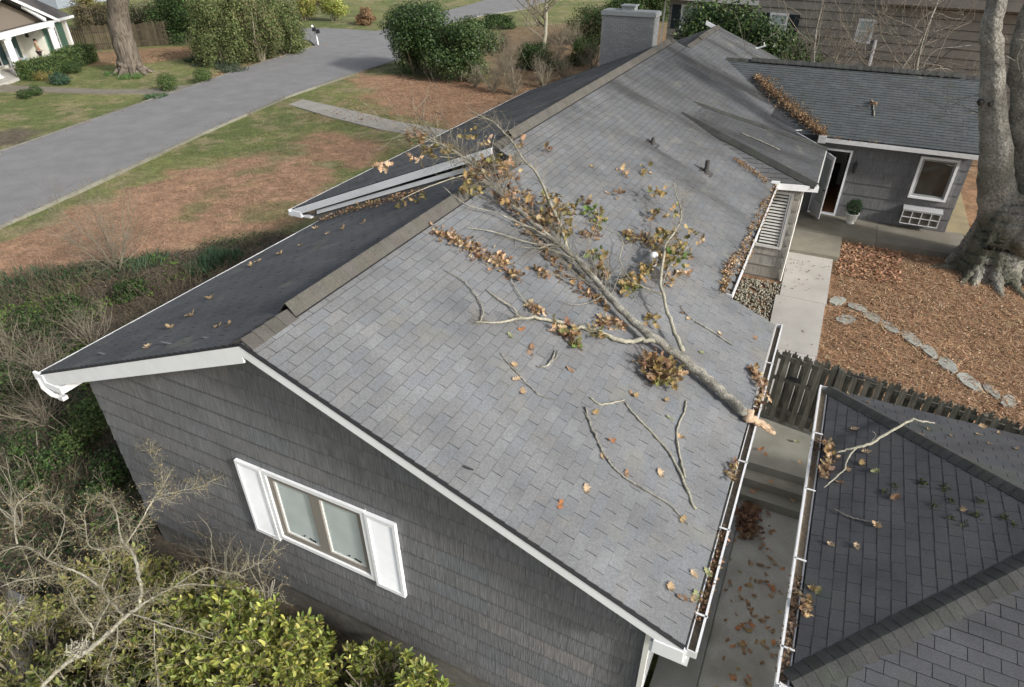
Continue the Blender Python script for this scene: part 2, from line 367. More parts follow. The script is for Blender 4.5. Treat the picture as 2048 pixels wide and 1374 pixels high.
thick_poly = poly_px([(960, 110), (1010, 55), (1210, 40), (1330, 40), (1330, 200), (1000, 205)])
bank_poly = [tuple(PZ(x, y, .4)[:2]) for x, y in ((-300, 600), (0, 568), (120, 545), (300, 520), (420, 490), (560, 465), (700, 470))]+[(-4, 7), (5.6, .6), (5.6, -9), (-30, -9), (-40, 2)]
def ground_color(x, y):
    n1 = vnoise(x, y, .22, 1); n2 = vnoise(x, y, .8, 2); n3 = vnoise(x, y, 2.5, 3, 3)
    G = np.array((.085, .105, .032)); G2 = np.array((.125, .135, .045)); TAN = np.array((.20, .165, .095))
    STR = np.array((.25, .15, .095)); STR2 = np.array((.19, .108, .068)); SOIL = np.array((.055, .045, .032)); LIT = np.array((.20, .125, .07))
    e = lambda a: np.asarray(a)[..., None]
    k = sst(.35, .65, n1); c = G*e(1-k)+G2*e(k)
    k = sst(.50, .64, n2*.55+n3*.45)*.75; c = c*e(1-k)+TAN*e(k)
    wob = (n2-.5)*2.6+(n3-.5)*1.1
    d = np.minimum.reduce([sdf(x, y, p) for p in straw_polys])+wob*1.3
    k = sst(.5, -.5, d)*.93; sc_ = STR*e(.75+.5*n3)*e(1-n2*.3)+STR2*e(n2*.3)
    c = c*e(1-k)+sc_*e(k)
    d = np.minimum.reduce([sdf(x, y, p) for p in green_polys])+wob*1.5
    k = sst(.6, -.9, d+(n3-.5)*2.2)*.6; c = c*e(1-k)+np.array((.085, .105, .035))*e(k)
    for poly, colr, kk in ((litter_poly, LIT, .95), (bed_poly, LIT*.9, .95), (mulch_poly, SOIL*1.5, .95)):
        k = sst(.5, -.4, sdf(x, y, poly)+wob*.5)*kk; c = c*e(1-k)+colr*e(.7+.6*n3)*e(k)
    k = sst(1.5, -1.5, sdf(x, y, thick_poly)+wob)*.85; c = c*e(1-k)+LIT*.75*e(.5+.9*n3)*e(k)
    k = sst(.6, -.4, sdf(x, y, bank_poly)+wob*.6); bank = SOIL*e(.7+.9*n3); c = c*e(1-k)+bank*e(k)
    # courtyard of pine straw
    k = sst(3.5, 4.2, x)*sst(7.6, 8.0, y)*sst(34, 30, y); cs = np.array((.20, .12, .068))*e(.6+.8*n3)
    c = c*e(1-k)+cs*e(k)
    # beyond the house: grey-brown leaf floor
    k = sst(24, 30, y)*sst(-22, -8, x)*sst(75, 60, y)*sst(.35, .6, n1+.12)*.85; c = c*e(1-k)+LIT*.8*e(.6+.8*n3)*e(k)
    return np.clip(c*1.28+.006, 0, 1)
gx = np.concatenate([np.linspace(-400, -82, 24), np.arange(-80, 22.01, .3), np.linspace(24, 300, 20)])
gy = np.concatenate([np.linspace(-120, -14, 12), np.arange(-12, 96.01, .3), np.linspace(98, 600, 30)])
X_, Y_ = np.meshgrid(gx, gy, indexing='ij')
Zg = zt(X_, Y_)+(vnoise(X_, Y_, .5, 5, 3)-.5)*.10*sst(0, 1, np.minimum(np.abs(X_-6), 1))
V = np.stack([X_, Y_, Zg], -1).reshape(-1, 3); nx, ny = len(gx), len(gy)
I = np.arange(nx*ny).reshape(nx, ny)
Fq = np.stack([I[:-1, :-1], I[1:, :-1], I[1:, 1:], I[:-1, 1:]], -1).reshape(-1, 4)
o = place(bpy.data.objects.new('ground', np_mesh('ground', V, Fq, m_ground, ground_color(X_, Y_).reshape(-1, 3), True)), None)
tag(o, kind='structure')

# ------------------------------------------------------------------ street, kerbs, paths
def strip(name, pts, z, m, th=.15, kind='structure', tn=(1, 1, 1), rough_edge=0):
    b = MB(); b.tint = tn; b.prism(pts, z-th, z); o = b.build(name, m); return tag(o, kind=kind)
kL = [(-20.5, -60), (-27.2, -4), (-29.3, 6), (-30.8, 14.2), (-32.0, 19.5), (-33.4, 26), (-35.0, 33.6), (-36.1, 40), (-36.4, 43.2)]
kR = [(-12, -60), (-19.2, -6), (-20.3, 2), (-21.3, 8), (-22.4, 12.6), (-24.1, 19.5), (-25.7, 27.5), (-26.2, 34), (-26.3, 41), (-25.6, 46)]
road = kL+poly_px([(620, 82), (560, 74), (560, 58), (650, 57), (755, 63), (800, 52), (870, 28), (940, 10), (1010, -12), (1130, -12), (1050, 18), (970, 30), (900, 45), (820, 90)])+kR[:-1][::-1]
bR = MB(); bR.prism(road, .42, .55); tag(bR.build('road', m_asph), kind='structure')
def kerb(name, pts, wd, z0, z1, m):
    b = MB()
    for (ax, ay), (bx, by) in zip(pts[:-1], pts[1:]):
        L_ = math.hypot(bx-ax, by-ay); n = max(1, int(L_/3)); 
        for i in range(n):
            p = (ax+(bx-ax)*i/n, ay+(by-ay)*i/n); q = (ax+(bx-ax)*(i+1)/n, ay+(by-ay)*(i+1)/n)
            ux, uy = (bx-ax)/L_, (by-ay)/L_; nx_, ny_ = -uy*wd/2, ux*wd/2
            p = (p[0]+ux*.006, p[1]+uy*.006); q = (q[0]-ux*.006, q[1]-uy*.006); k = .5+.35*rnd.random(); b.tint = (k, k*.95, k*.84)
            b.prism([(p[0]-nx_, p[1]-ny_), (q[0]-nx_, q[1]-ny_), (q[0]+nx_, q[1]+ny_), (p[0]+nx_, p[1]+ny_)], z0, z1)
    return tag(b.build(name, m), kind='structure')
kerb('kerb', kL[1:], .12, .3, .585, m_stone); kerb('kerb', kR[1:], .09, .3, .58, m_stone)
fw = poly_px([(577, 207), (606, 197), (700, 218), (790, 240), (893, 258), (960, 262), (960, 285), (860, 272), (760, 257), (660, 232)], .55)
strip('front_path', fw, .505, m_conc_pale, tn=(.72, .72, .70))
strip('neighbour_path', poly_px([(-60, 182), (60, 182), (200, 187), (330, 187), (370, 183), (400, 176), (385, 168), (300, 178), (200, 178), (60, 172), (-60, 165)], .53), .53, m_conc, tn=(.62, .58, .52))
strip('left_path', [tuple(PZ(x, y, .25)[:2]) for x, y in ((18, 1180), (62, 1200), (75, 1500), (10, 1500))], .30, m_conc_pale, tn=(.85, .85, .85))
# walks beside the house
b = MB(); 
for y0, y1 in ((-6, -2.2), (-2.19, 1.2), (1.21, 5.86)): b.box((5.70, y0, -1), (7.0, y1, .34))
tag(b.build('lower_walk', m_conc), kind='structure')
b = MB(); b.tint = (.62, .65, .68); b.box((5.05, -1.0, -1), (5.69, 5.86, .40)); b.box((4.4, -6, -1), (5.68, -1.01, .2)); b.box((4.3, -1.0, -1), (5.045, .29, .12)); tag(b.build('foundation_kerb', m_conc), kind='structure')
b = MB(); b.tint = (.8, .8, .76)
b.box((5.52, 6.43, .2), (6.86, 8.02, .90)); b.tint = (.74, .74, .69); b.box((5.54, 6.14, .1), (6.86, 6.427, .715)); b.tint = (.7, .7, .65); b.box((5.56, 5.865, .1), (6.86, 6.137, .53))
tag(b.build('concrete_steps', m_conc), 'three mossy concrete steps and landing between the two houses', 'steps')
b = MB(); b.tint = (.55, .6, .5); b.box((6.863, 5.2, .1), (7.0, 8.0, .98)); tag(b.build('cheek_wall', m_conc), 'low mossy concrete cheek wall along the right side of the steps', 'wall')
b = MB()
zc = lambda x, y: 1.08+.28*float(sst(9, 15, y))
ys = [8.05, 10.6, 13.1, 16.0]
for a, c in zip(ys[:-1], ys[1:]):
    k = .9+.15*rnd.random(); b.tint = (k, k, k); b.prism([(5.30+.00, a), (6.50, a), (6.47, c-.012), (5.20, c-.012)], .7, zc)
tag(b.build('upper_walk', m_conc_pale), kind='structure')
b = MB(); b.tint = (.72, .70, .62); b.box((5.18, 15.92, 1.0), (6.62, 17.6, 1.455)); b.tint = (.62, .60, .54); b.box((4.9, 17.61, 1.0), (7.6, 19.5, 1.462))
b.tint = (.66, .63, .58); b.box((7.61, 17.65, 1.0), (10.1, 19.5, 1.455)); b.tint = (.9, .78, .52); b.box((9.55, 19.51, 1.0), (10.35, 24.5, 1.42))
tag(b.build('terrace', m_conc), kind='structure')
# cobble bed between wall and walk: rounded stones
b = MB()
P = []
for i in range(1500):
    x = rnd.uniform(4.2, 5.27); y = rnd.uniform(8.6, 13.8); r = rnd.uniform(.02, .036); k = rnd.uniform(.5, 1.25); b.tint = (k, k*.92, k*.78)
    a = rnd.random()*3; z = float(zt(x, y))+.02
    b.lathe((x, y, z), [(r*.7, -.01), (r, .015), (r*.6, .04)], 6)
tag(b.build('river_stones', m_stone, None, True), 'bed of small round river stones between taupe wall and walk', 'stones', kind='stuff')
t = thing('stepping_stone_path', (8.4, 11.9, 1.1), 'curving line of flat grey flagstones set in the pine straw', 'stone path')
for (px, py, rx, ry, an) in ((1672, 608, 15, 9, 0), (1690, 642, 19, 9, 0), (1712, 622, 22, 7, .3), (1745, 640, 20, 10, .4), (1778, 658, 20, 8, .5), (1820, 680, 24, 10, .6), (1858, 703, 20, 9, .6), (1897, 729, 25, 11, .55), (1940, 760, 27, 11, .6), (1985, 778, 22, 8, .7), (2020, 797, 16, 14, .2)):
    b = MB(); k = rnd.uniform(.85, 1.2); b.tint = (k, k, k*.97); pts = []
    ph = rnd.random(); nn = 7
    for i in range(nn):
        a2 = 2*math.pi*(i+rnd.uniform(-.18, .18))/nn; u, v = 1.12*rx*math.cos(a2)*rnd.uniform(.8, 1.12), 1.0*ry*math.sin(a2)*rnd.uniform(.8, 1.12)
        q = PZ(px+u*math.cos(an)-v*math.sin(an), py+u*math.sin(an)+v*math.cos(an), 1.15); pts.append((q[0], q[1]))
    c0 = np.mean(pts, 0); zz = float(zt(*c0)); tl = rnd.uniform(-.03, .03)
    b.prism(pts[::-1], zz-.05, lambda x, y: zz+.045+tl*(x-c0[0])); b.build('stone', m_stone, t)

# ================================================================== SHINGLES
class Field:
    """collects shingle tabs; the largest in view become objects, the others one joined part"""
    def __init__(s): s.tabs = []
    def rows(s, O, u, v, vlen, lo, hi, tone=1.0, ex=.148, wd=.33, own=True, hb=.016):
        O, u, v = [np.array(q, float) for q in (O, u, v)]; n = np.cross(u, v); n /= np.linalg.norm(n)
        if n[2] < 0: n = -n
        r = random.Random(len(s.tabs)+3); k = 0; y = 0.0
        while y < vlen-.02:
            y1 = min(y+ex*1.06, vlen); ym = y
            a0, b0 = lo(y), hi(y); a1, b1 = lo(y1), hi(y1); amin, bmax = min(a0, a1), max(b0, b1)
            st = amin-((k*.5) % 1)*wd-r.uniform(0, .04); x = math.floor(amin/wd)*wd-((k % 2)*.5+.09*r.random())*wd
            while x < bmax:
                w0 = x+.0035; w1 = x+wd-.0035
                q0, q1 = max(w0, a0), min(w1, b0); p0, p1 = max(w0, a1), min(w1, b1)
                if q1-q0 > .015 or p1-p0 > .015:
                    q1 = max(q1, q0); p1 = max(p1, p0); whole = (q0 == w0 and p0 == w0 and q1 == w1 and p1 == w1)
                    jv = r.uniform(-.003, .003); h = hb*(1+r.uniform(-.2, .25))
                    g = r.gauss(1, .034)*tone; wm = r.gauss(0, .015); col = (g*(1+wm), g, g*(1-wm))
                    s.tabs.append((O, u, v, n, q0, q1, p0, p1, y+jv, y1, h, col, whole and own and y1-y > ex))
                x += wd
            y += ex; k += 1
    @staticmethod
    def verts(tb):
        O, u, v, n, q0, q1, p0, p1, y, y1, h, col, own = tb
        P = lambda a, b_, c: O+u*a+v*b_+n*c
        yb = y+.007
        return [P(q0, yb, h), P(q1, yb, h), P(p1, y1, .004), P(p0, y1, .004), P(q0, y, -.004), P(q1, y, -.004), P(p1, y1, -.006), P(p0, y1, -.006), P(q0, yb, h), P(q1, yb, h)]
    FC = [(0, 1, 2, 3), (4, 5, 9, 8), (5, 6, 2, 9), (7, 4, 8, 3)]
    @staticmethod
    def edge(b):
        # the cut butt is bare black felt; its bevel also paints the gap shadow
        for j in (4, 5, 8, 9): t = b.t[len(b.t)-10+j]; b.t[len(b.t)-10+j] = (t[0]*.47, t[1]*.47, t[2]*.47)
    def build(s, m, parent, nown=300):
        own = []
        for i, tb in enumerate(s.tabs):
            if tb[12]:
                c = tb[0]+tb[1]*(tb[4]+tb[5])/2+tb[2]*(tb[8]+tb[9])/2; x, y, k = proj(c)
                if 0 < x < 2048 and 0 < y < 1374:
                    w_ = (CAM-c)/np.linalg.norm(CAM-c); own.append(((w_@tb[3])/(k*k), i))
        own.sort(reverse=True); pick = {i for _, i in own[:nown]}
        b = MB()
        for i, tb in enumerate(s.tabs):
            if i not in pick: b.tint = tb[11]; b.add(s.verts(tb), s.FC); s.edge(b)
        o = b.build('shingle', m, parent); o['kind'] = 'stuff'
        meshes = {}
        for i in sorted(pick):
            O, u, v, n, q0, q1, p0, p1, y, y1, h, col, _ = s.tabs[i]
            key = int(round(col[0]*16)); 
            if (key, id(u)) not in meshes:
                bb = MB(); bb.tint = (key/16, col[1]/col[0]*key/16, col[2]/col[0]*key/16); L = y1-y; W = q1-q0
                bb.add([(0, .007, h), (W, .007, h), (W, L, .004), (0, L, .004), (0, 0, -.004), (W, 0, -.004), (W, L, -.006), (0, L, -.006), (0, .007, h), (W, .007, h)], s.FC); s.edge(bb)
                meshes[(key, id(u))] = bb.mesh('shingle', m)
            o = bpy.data.objects.new('shingle', meshes[(key, id(u))]); COL.objects.link(o); o.parent = parent
            pw = O+u*q0+v*y-ORG[parent.name]
            if np.dot(np.cross(u, v), n) < 0: u2 = u; n2 = -n
            else: n2 = n
            Mx = Matrix(((u[0], v[0], n[0]), (u[1], v[1], n[1]), (u[2], v[2], n[2]))).to_4x4(); Mx.translation = Vector(pw); o.matrix_local = Mx
def unit(a): a = np.array(a, float); return a/np.linalg.norm(a)
def hipdir(d, a): d = d-a*(d@a); return unit(d)

def caps(parent, p0, p1, sa, sb, wd, ex, m, lift=.0, rnd_tone=.12, th=.016, skip=0, round_=.03, slot=False):
    """overlapping cap shingles from p0 to p1; sa, sb = unit vectors down the two slopes"""
    p0, p1 = np.array(p0, float), np.array(p1, float); L = np.linalg.norm(p1-p0); a = (p1-p0)/L; n = int(L/ex)
    up = unit(-(sa+sb)) if np.linalg.norm(sa+sb) > .05 else np.array([0, 0, 1.]); up = up if up[2] > 0 else -up
    prof = [sa*wd, sa*wd*.55+up*round_*.6, sa*wd*.2+up*round_, up*round_*1.15, sb*wd*.2+up*round_, sb*wd*.55+up*round_*.6, sb*wd]
    pr_ = random.Random(int(L*100))
    if slot:
        b = MB()
        for sd in (sa, sb): b.obox((p0+p1)/2+sd*(wd-.012)+up*(lift*.45), a, sd, np.cross(a, sd), L, .02, lift*1.1)
        b.build('vent_slot', m_black, parent)
    for i in range(n):
        s0 = p0+a*(i*L/n); s1 = p0+a*((i+1)*L/n+ex*.25); b = MB(); g = pr_.gauss(1, rnd_tone); b.tint = (g, g*pr_.uniform(.97, 1.02), g*pr_.uniform(.95, 1.03))
        vs = []
        for q in prof: vs.append(s0+q+up*(lift+th))
        for q in prof: vs.append(s1+q+up*(lift+.001))
        for q in prof: vs.append(s0+q+up*(lift-th*1.2))
        for q in prof: vs.append(s1+q+up*(lift-th*1.2))
        k = len(prof); fs = [(j, j+1, k+j+1, k+j) for j in range(k-1)]+[(2*k+j, 2*k+j+1, j+1, j) for j in range(k-1)]+[(0, k, 3*k, 2*k), (k-1, 2*k-1, 4*k-1, 3*k-1)[::-1]]
        b.add(vs, fs); b.build('cap_shingle', m, parent)

def gutter(parent, a, b_, out, m=None, w=.125, dp=.10, name='gutter', hangers=True, leaves=True, lip=.026):
    """open trough hung on a straight eave from a to b_; out = horizontal unit vector away from the roof"""
    a, b_, out = [np.array(q, float) for q in (a, b_, out)]; up = np.array([0, 0, 1.]); L = np.linalg.norm(b_-a); ax = (b_-a)/L; c = (a+b_)/2
    b = MB()
    b.obox(c+out*w+up*(-dp/2), ax, out, up, L, .012, dp); b.obox(c+out*(w-.006)+up*.004, ax, out, up, L, lip, .014)
    b.obox(c+up*(-dp/2-.01), ax, out, up, L, .012, dp-.02)
    for e in (a, b_): b.obox(e+out*w/2+up*(-dp/2), ax, out, up, .012, w, dp)
    o = b.build(name, m or m_white2, parent)
    b = MB(); b.obox(c+out*w/2+up*(-dp*.62), ax, out, up, L-.03, max(w-.02, .005), .02); b.build('gutter_bed', m_trough, o)
    if hangers:
        n = int(L/1.3)
        for i in range(n):
            b = MB(); b.obox(a+ax*(.45+i*1.3)+out*w*.5+up*.006, ax, out, up, .022, w+.03, .010); b.build('gutter_strap', m_white2, o)
    return o

def shakes(parent, x0, x1, z0, z1, y, face, m, ex=.33, wr=(.35, .95), hole=None, top=None, axis='x', name='siding_shake', tone=1.0, seed=1, var=.028):
    """overlapping shakes on a wall; face -1 = looks towards -y (or -x)"""
    r = random.Random(seed); z = z0; k = 0
    while z < z1-.02:
        zz = min(z+ex, z1); x = x0-r.uniform(0, .3)
        while x < x1:
            wd = r.uniform(*wr); a, c = max(x, x0), min(x+wd, x1); x += wd
            if c-a < .03: continue
            rects = [(a, c, z, zz)]
            if hole:
                h0, h1, g0, g1 = hole; new = []
                for (A, C, B0, B1) in rects:
                    if C <= h0 or A >= h1 or B1 <= g0 or B0 >= g1: new.append((A, C, B0, B1)); continue
                    if A < h0: new.append((A, h0, B0, B1))
                    if C > h1: new.append((h1, C, B0, B1))
                    if B0 < g0: new.append((max(A, h0), min(C, h1), B0, g0))
                    if B1 > g1: new.append((max(A, h0), min(C, h1), g1, B1))
                rects = new
            g = r.gauss(1, var)*tone; wv = r.gauss(0, .012)
            if r.random() < .05 and m is m_shake and x > 1.5 and z < 2.6: g *= 1.15; wv += .05
            for (A, C, B0, B1) in rects:
                b = MB(); b.tint = (g*(1+wv), g, g*(1-wv))
                if top:
                    ta, tc = top(A), top(C)
                    if max(ta, tc) <= B0+.01: continue
                    za, zc_ = max(min(B1, ta), B0), max(min(B1, tc), B0)
                else: za = zc_ = B1
                gp = r.choice((.0008, .001, .0012, .004)); A += gp; C -= gp; t0, t1 = .022+r.uniform(0, .004), .004
                P = [(A, t0, B0), (C, t0, B0), (C, t1, zc_), (A, t1, za), (A, -.01, B0), (C, -.01, B0), (C, -.01, zc_), (A, -.01, za)]
                P = [((p[0], y+face*p[1], p[2]) if axis == 'x' else (y+face*p[1], p[0], p[2])) for p in P]
                b.add(P, [(0, 1, 2, 3), (4, 5, 1, 0), (5, 6, 2, 1), (7, 4, 0, 3), (6, 7, 3, 2)])
                if C-A > .03:   # darker lower lip: course shadow line painted into the shake
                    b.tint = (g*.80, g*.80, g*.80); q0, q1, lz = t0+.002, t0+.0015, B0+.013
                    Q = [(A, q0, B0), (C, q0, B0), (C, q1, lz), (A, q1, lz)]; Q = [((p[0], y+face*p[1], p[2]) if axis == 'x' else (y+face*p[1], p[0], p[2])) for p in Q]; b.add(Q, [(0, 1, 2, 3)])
                b.build(name, m, parent)
        z += ex; k += 1

# ================================================================== MAIN HOUSE
S_ = math.cos(math.atan(TS)); dR = np.array([S_, 0, -TS*S_]); dL = np.array([-S_, 0, -TS*S_])
house = thing('ranch_house', (0, 10, 1), 'long dark grey single-storey house under the pale shingle roof with the fallen limb', 'house')
roof = MB()
H2 = 6.21; R2X = -.52
zr = lambda x: 6-TS*x
for poly in ([(0, 0, 6), (5.43, 0, zr(5.43)), (5.43, 6.93, zr(5.43)), (4.45, 6.93, zr(4.45)), (4.45, 18.9, zr(4.45)), (4.9, 18.9, zr(4.9)), (4.9, 19.2, zr(4.9)), (1.1, 23.2, zr(1.1)), (1.1, 27.4, zr(1.1)), (0, 27.4, 6)],
             [(R2X, 7.3, H2), (0, 7.3, 6), (0, 21.6, 6), (R2X, 21.6, H2)], [(0, 0, 6), (0, 7.5, 6), (-4.89, 7.5, 6-TS*4.89), (-4.89, 0, 6-TS*4.89)],
             [(R2X, 7.3, H2), (R2X, 21.6, H2), (-6.26, 21.6, H2-TS*5.74), (-6.26, 7.3, H2-TS*5.74)], [(0, 21.6, 6), (0, 27.4, 6), (-4.89, 27.4, 6-TS*4.89), (-4.89, 21.6, 6-TS*4.89)],
             [(1.1, 23.2, zr(1.1)), (3.6, 23.2, zr(3.6)), (3.6, 27.4, zr(3.6)), (1.1, 27.4, zr(1.1))]):
    roof.slab([(x, y, z-.012) for x, y, z in poly], .12)
ro = roof.build('roof', m_deck, house)
F = Field(); Y0 = np.array([0, 1., 0])
def slope_rows(xe, ya, yb, xr, side=1, zr0=6.0, xr0=0.0, tone=1.0, ylo=None, yhi=None, own=True):
    """rows of tabs from the eave at xe up to xr"""
    dn = dR if side > 0 else dL; O = np.array([xe, 0, zr0-TS*abs(xe-xr0)]); L = abs(xe-xr)/S_
    F.rows(O, Y0, -dn, L, ylo or (lambda v: ya), yhi or (lambda v: yb), tone, own=own)
slope_rows(5.43, 0, 6.93, 0, yhi=lambda v: 6.93 if v < 1.03 else 18.95)
slope_rows(0, 7.3, 21.6, R2X)
F.rows(np.array([3.6, 0, zr(3.6)]), Y0, -dR, 3.6/S_, lambda v: 18.95, lambda v: 27.4)
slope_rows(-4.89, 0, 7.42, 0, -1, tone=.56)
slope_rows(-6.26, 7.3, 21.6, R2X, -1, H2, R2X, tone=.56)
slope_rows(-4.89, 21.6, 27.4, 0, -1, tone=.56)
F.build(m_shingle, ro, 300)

# ridge vents with their cap shingles
caps(ro, (0, 0, 6.0), (0, .75, 6.0), dR, dL, .17, .16, m_cap, .012, .07)
caps(ro, (0, .75, 6.0), (0, 7.25, 6.0), dR, dL, .15, .21, m_cap, .04, .03, th=.005, round_=.085, slot=True)
caps(ro, (R2X, 7.3, H2), (R2X, 8.0, H2), dR, dL, .17, .17, m_cap, .012, .07)
caps(ro, (R2X, 8.0, H2), (R2X, 20.9, H2), dR, dL, .15, .22, m_cap, .04, .03, th=.005, round_=.085, slot=True)
caps(ro, (R2X, 20.9, H2), (R2X, 21.6, H2), dR, dL, .17, .2, m_cap, .012, .07)
caps(ro, (0, 21.7, 6), (0, 23.6, 6), dR, dL, .17, .21, m_cap, .012, .07)
caps(ro, (0, 23.6, 6), (0, 26.6, 6), dR, dL, .18, .21, m_cap, .05, .07)
caps(ro, (0, 26.6, 6), (0, 27.4, 6), dR, dL, .17, .21, m_cap, .012, .07)
# rake boards and eaves
def rake(parent, p0, p1, y, h=.20, th=.03, drop=.03, m=None, name='rake_board'):
    b = MB(); (x0, z0), (x1, z1) = p0, p1; z0 -= drop*.6; z1 -= drop*.6
    b.hexa([(x0, y-th, z0-h), (x1, y-th, z1-h), (x1, y, z1-h), (x0, y, z0-h), (x0, y-th, z0), (x1, y-th, z1), (x1, y, z1), (x0, y, z0)]); return b.build(name, m or m_white, parent)
rake(house, (0, 6), (5.46, 6-TS*5.46), -.005, h=.15); rake(house, (-4.92, 6-TS*4.92), (-.003, 6), -.005, h=.24)
b = MB()
for (x0, x1) in ((-4.9, 0), (0, 5.43)):
    z0, z1 = 6-TS*abs(x0)-.005, 6-TS*abs(x1)-.005
    b.hexa([(x0, -.042, z0-.012), (x1, -.042, z1-.012), (x1, .02, z1-.012), (x0, .02, z0-.012), (x0, -.042, z0), (x1, -.042, z1), (x1, .02, z1), (x0, .02, z0)])
b.build('drip_edge', m_black, house)
rake(house, (-6.3, H2-TS*5.78), (R2X, H2), 7.28, h=.17, drop=.015)
rake(house, (-5.5, 6-TS*4.89+.0), (-.95, 6-TS*.95+.2), 7.36, h=.10, drop=.08, name='skirt_board')
rake(house, (-6.3, H2-TS*5.78), (R2X, H2), 21.66, h=.17); 
rake(house, (R2X, H2), (3.6, zr(3.6)), 21.6+5.83, h=.17)
# gable wall between the near and the far roof
b = MB(); b.prism([(-5.6, 7.38), (0, 7.38), (0, 7.6), (-5.6, 7.6)], .3, lambda x, y: H2-TS*(abs(x-R2X))-.03); b.build('upper_gable', m_shake2 if False else m_found, house)
# walls: core and foundation
core = MB()
core.prism([(-4.25, .32), (0, .32), (0, 7.4), (-4.25, 7.4)], .6, lambda x, y: 6-TS*abs(x)-.14); core.prism([(0, .32), (4.98, .32), (4.98, 7.0), (0, 7.0)], .6, lambda x, y: 6-TS*abs(x)-.14)
core.prism([(-5.7, 7.6), (R2X, 7.6), (R2X, 21.4), (-5.7, 21.4)], .2, lambda x, y: H2-TS*abs(x-R2X)-.14); core.prism([(R2X, 7.0), (4.05, 7.0), (4.05, 21.4), (R2X, 21.4)], .2, lambda x, y: H2-TS*abs(x-R2X)-.14)
core.prism([(-4.2, 21.4), (0, 21.4), (0, 27.1), (-4.2, 27.1)], .2, lambda x, y: 6-TS*abs(x)-.14); core.prism([(0, 21.4), (3.2, 21.4), (3.2, 27.1), (0, 27.1)], .2, lambda x, y: 6-TS*abs(x)-.14)
wl = core.build('wall', m_wall, house)
b = MB(); b.box((-4.22, .34, -.8), (4.95, 7.3, .70)); b.box((-4.22, .30, .60), (4.95, .335, .665)); b.build('foundation', m_found, house)
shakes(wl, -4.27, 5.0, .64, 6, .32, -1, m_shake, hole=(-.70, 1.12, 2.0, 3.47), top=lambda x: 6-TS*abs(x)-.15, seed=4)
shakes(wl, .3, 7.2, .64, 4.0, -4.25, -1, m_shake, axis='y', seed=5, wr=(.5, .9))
b = MB(); b.box((-.70, .25, 2.0), (1.12, .31, 2.001)); 
# casement window with white trim, brown frames, shutters
win = MB()
for (x0, x1, z0, z1) in ((-.70, 1.12, 3.40, 3.47), (-.70, 1.12, 2.0, 2.07), (-.70, -.63, 2.07, 3.40), (1.05, 1.12, 2.07, 3.40)): win.box((x0, .255, z0), (x1, .33, z1))
wo_ = win.build('window', m_white, house)
b = MB(); fr = .095
for (x0, x1) in ((-.63, .21), (.21, 1.05)):
    for q in ((x0, x0+fr, 2.07, 3.40), (x1-fr, x1, 2.07, 3.40), (x0+fr, x1-fr, 3.40-fr, 3.40), (x0+fr, x1-fr, 2.07, 2.07+fr)): b.box((q[0]+.001, .285, q[2]), (q[1]-.001, .345, q[3]))
b.build('frame', m_brownframe, wo_)
for (x0, x1) in ((-.535, .115), (.305, .955)):
    b = MB()
    for q in ((x0, x0+.02, 2.165, 3.305), (x1-.02, x1, 2.165, 3.305), (x0+.02, x1-.02, 3.285, 3.305), (x0+.02, x1-.02, 2.165, 2.185)): b.box((q[0], .300, q[2]), (q[1], .34, q[3]))
    b.build('sash', m_pot, wo_)
    b = MB(); b.box((x0+.02, .315, 2.185), (x1-.02, .319, 3.285)); b.build('pane', m_glass, wo_)
    b = MB(); b.tube([(x1-.22, .31, 2.24), (x1-.10, .305, 2.22)], .012, 5); b.tube([(x1-.30, .31, 2.26), (x1-.33, .305, 2.24)], .01, 5); b.build('latch', m_black, wo_)
for (x0, x1) in ((-1.20, -.71), (1.13, 1.62)):
    b = MB(); z0, z1 = 1.93, 3.46
    for q in ((x0, x0+.05, z0, z1), (x1-.05, x1, z0, z1), (x0+.05, x1-.05, z1-.06, z1), (x0+.05, x1-.05, z0, z0+.07)): b.box((q[0], .245, q[2]), (q[1], .30, q[3]))
    sh = b.build('shutter', m_white, house)
    z = z0+.07; i = 0
    while z < z1-.07:
        b = MB(); b.hexa([(x0+.05, .252, z), (x1-.05, .252, z), (x1-.05, .258, z), (x0+.05, .258, z), (x0+.05, .284, z+.044), (x1-.05, .284, z+.044), (x1-.05, .289, z+.044), (x0+.05, .289, z+.044)])
        b.build('louvre', m_white, sh); z += .052
    b = MB(); b.box((x0+.05, .288, z0+.07), (x1-.05, .30, z1-.06)); b.build('backing', m_white, sh)
b = MB(); b.box((4.99, .33, 3.60), (5.42, 6.9, 3.61)); b.box((4.98, .33, .72), (4.985, 6.98, 3.60)); b.build('bounce_soffit', m_white, house)  # unseen white eave lining and wall sheet, added to bounce light into the walk
# gutters
zE = zr(5.43); g1 = gutter(house, (5.46, -.02, zE-.005), (5.46, 6.98, zE-.005), (1, 0, 0), w=.10)
z2 = zr(4.45); gutter(house, (4.47, 7.0, z2-.005), (4.47, 13.45, z2-.005), (1, 0, 0), hangers=False)
zL = 6-TS*4.89; gutter(house, (-4.91, -.03, zL-.005), (-4.91, 7.26, zL-.005), (-1, 0, 0), w=.025, dp=.05, hangers=False, lip=.014)
zL2 = H2-TS*5.74; gutter(house, (-6.28, 7.2, zL2-.005), (-6.28, 21.7, zL2-.005), (-1, 0, 0), w=.025, dp=.05, hangers=False, lip=.014)
b = MB(); b.box((5.08, -.02, zE-.30), (5.50, .30, zE-.12)); b.box((5.12, -.045, zE-.26), (5.44, -.02, zE-.05)); b.build('eave_return', m_white, house)
b = MB(); b.box((-5.0, -.045, zL-.26), (-4.45, .30, zL-.14)); b.box((-5.04, -.05, zL-.15), (-4.80, -.005, zL+.0)); b.build('eave_return', m_white, house)
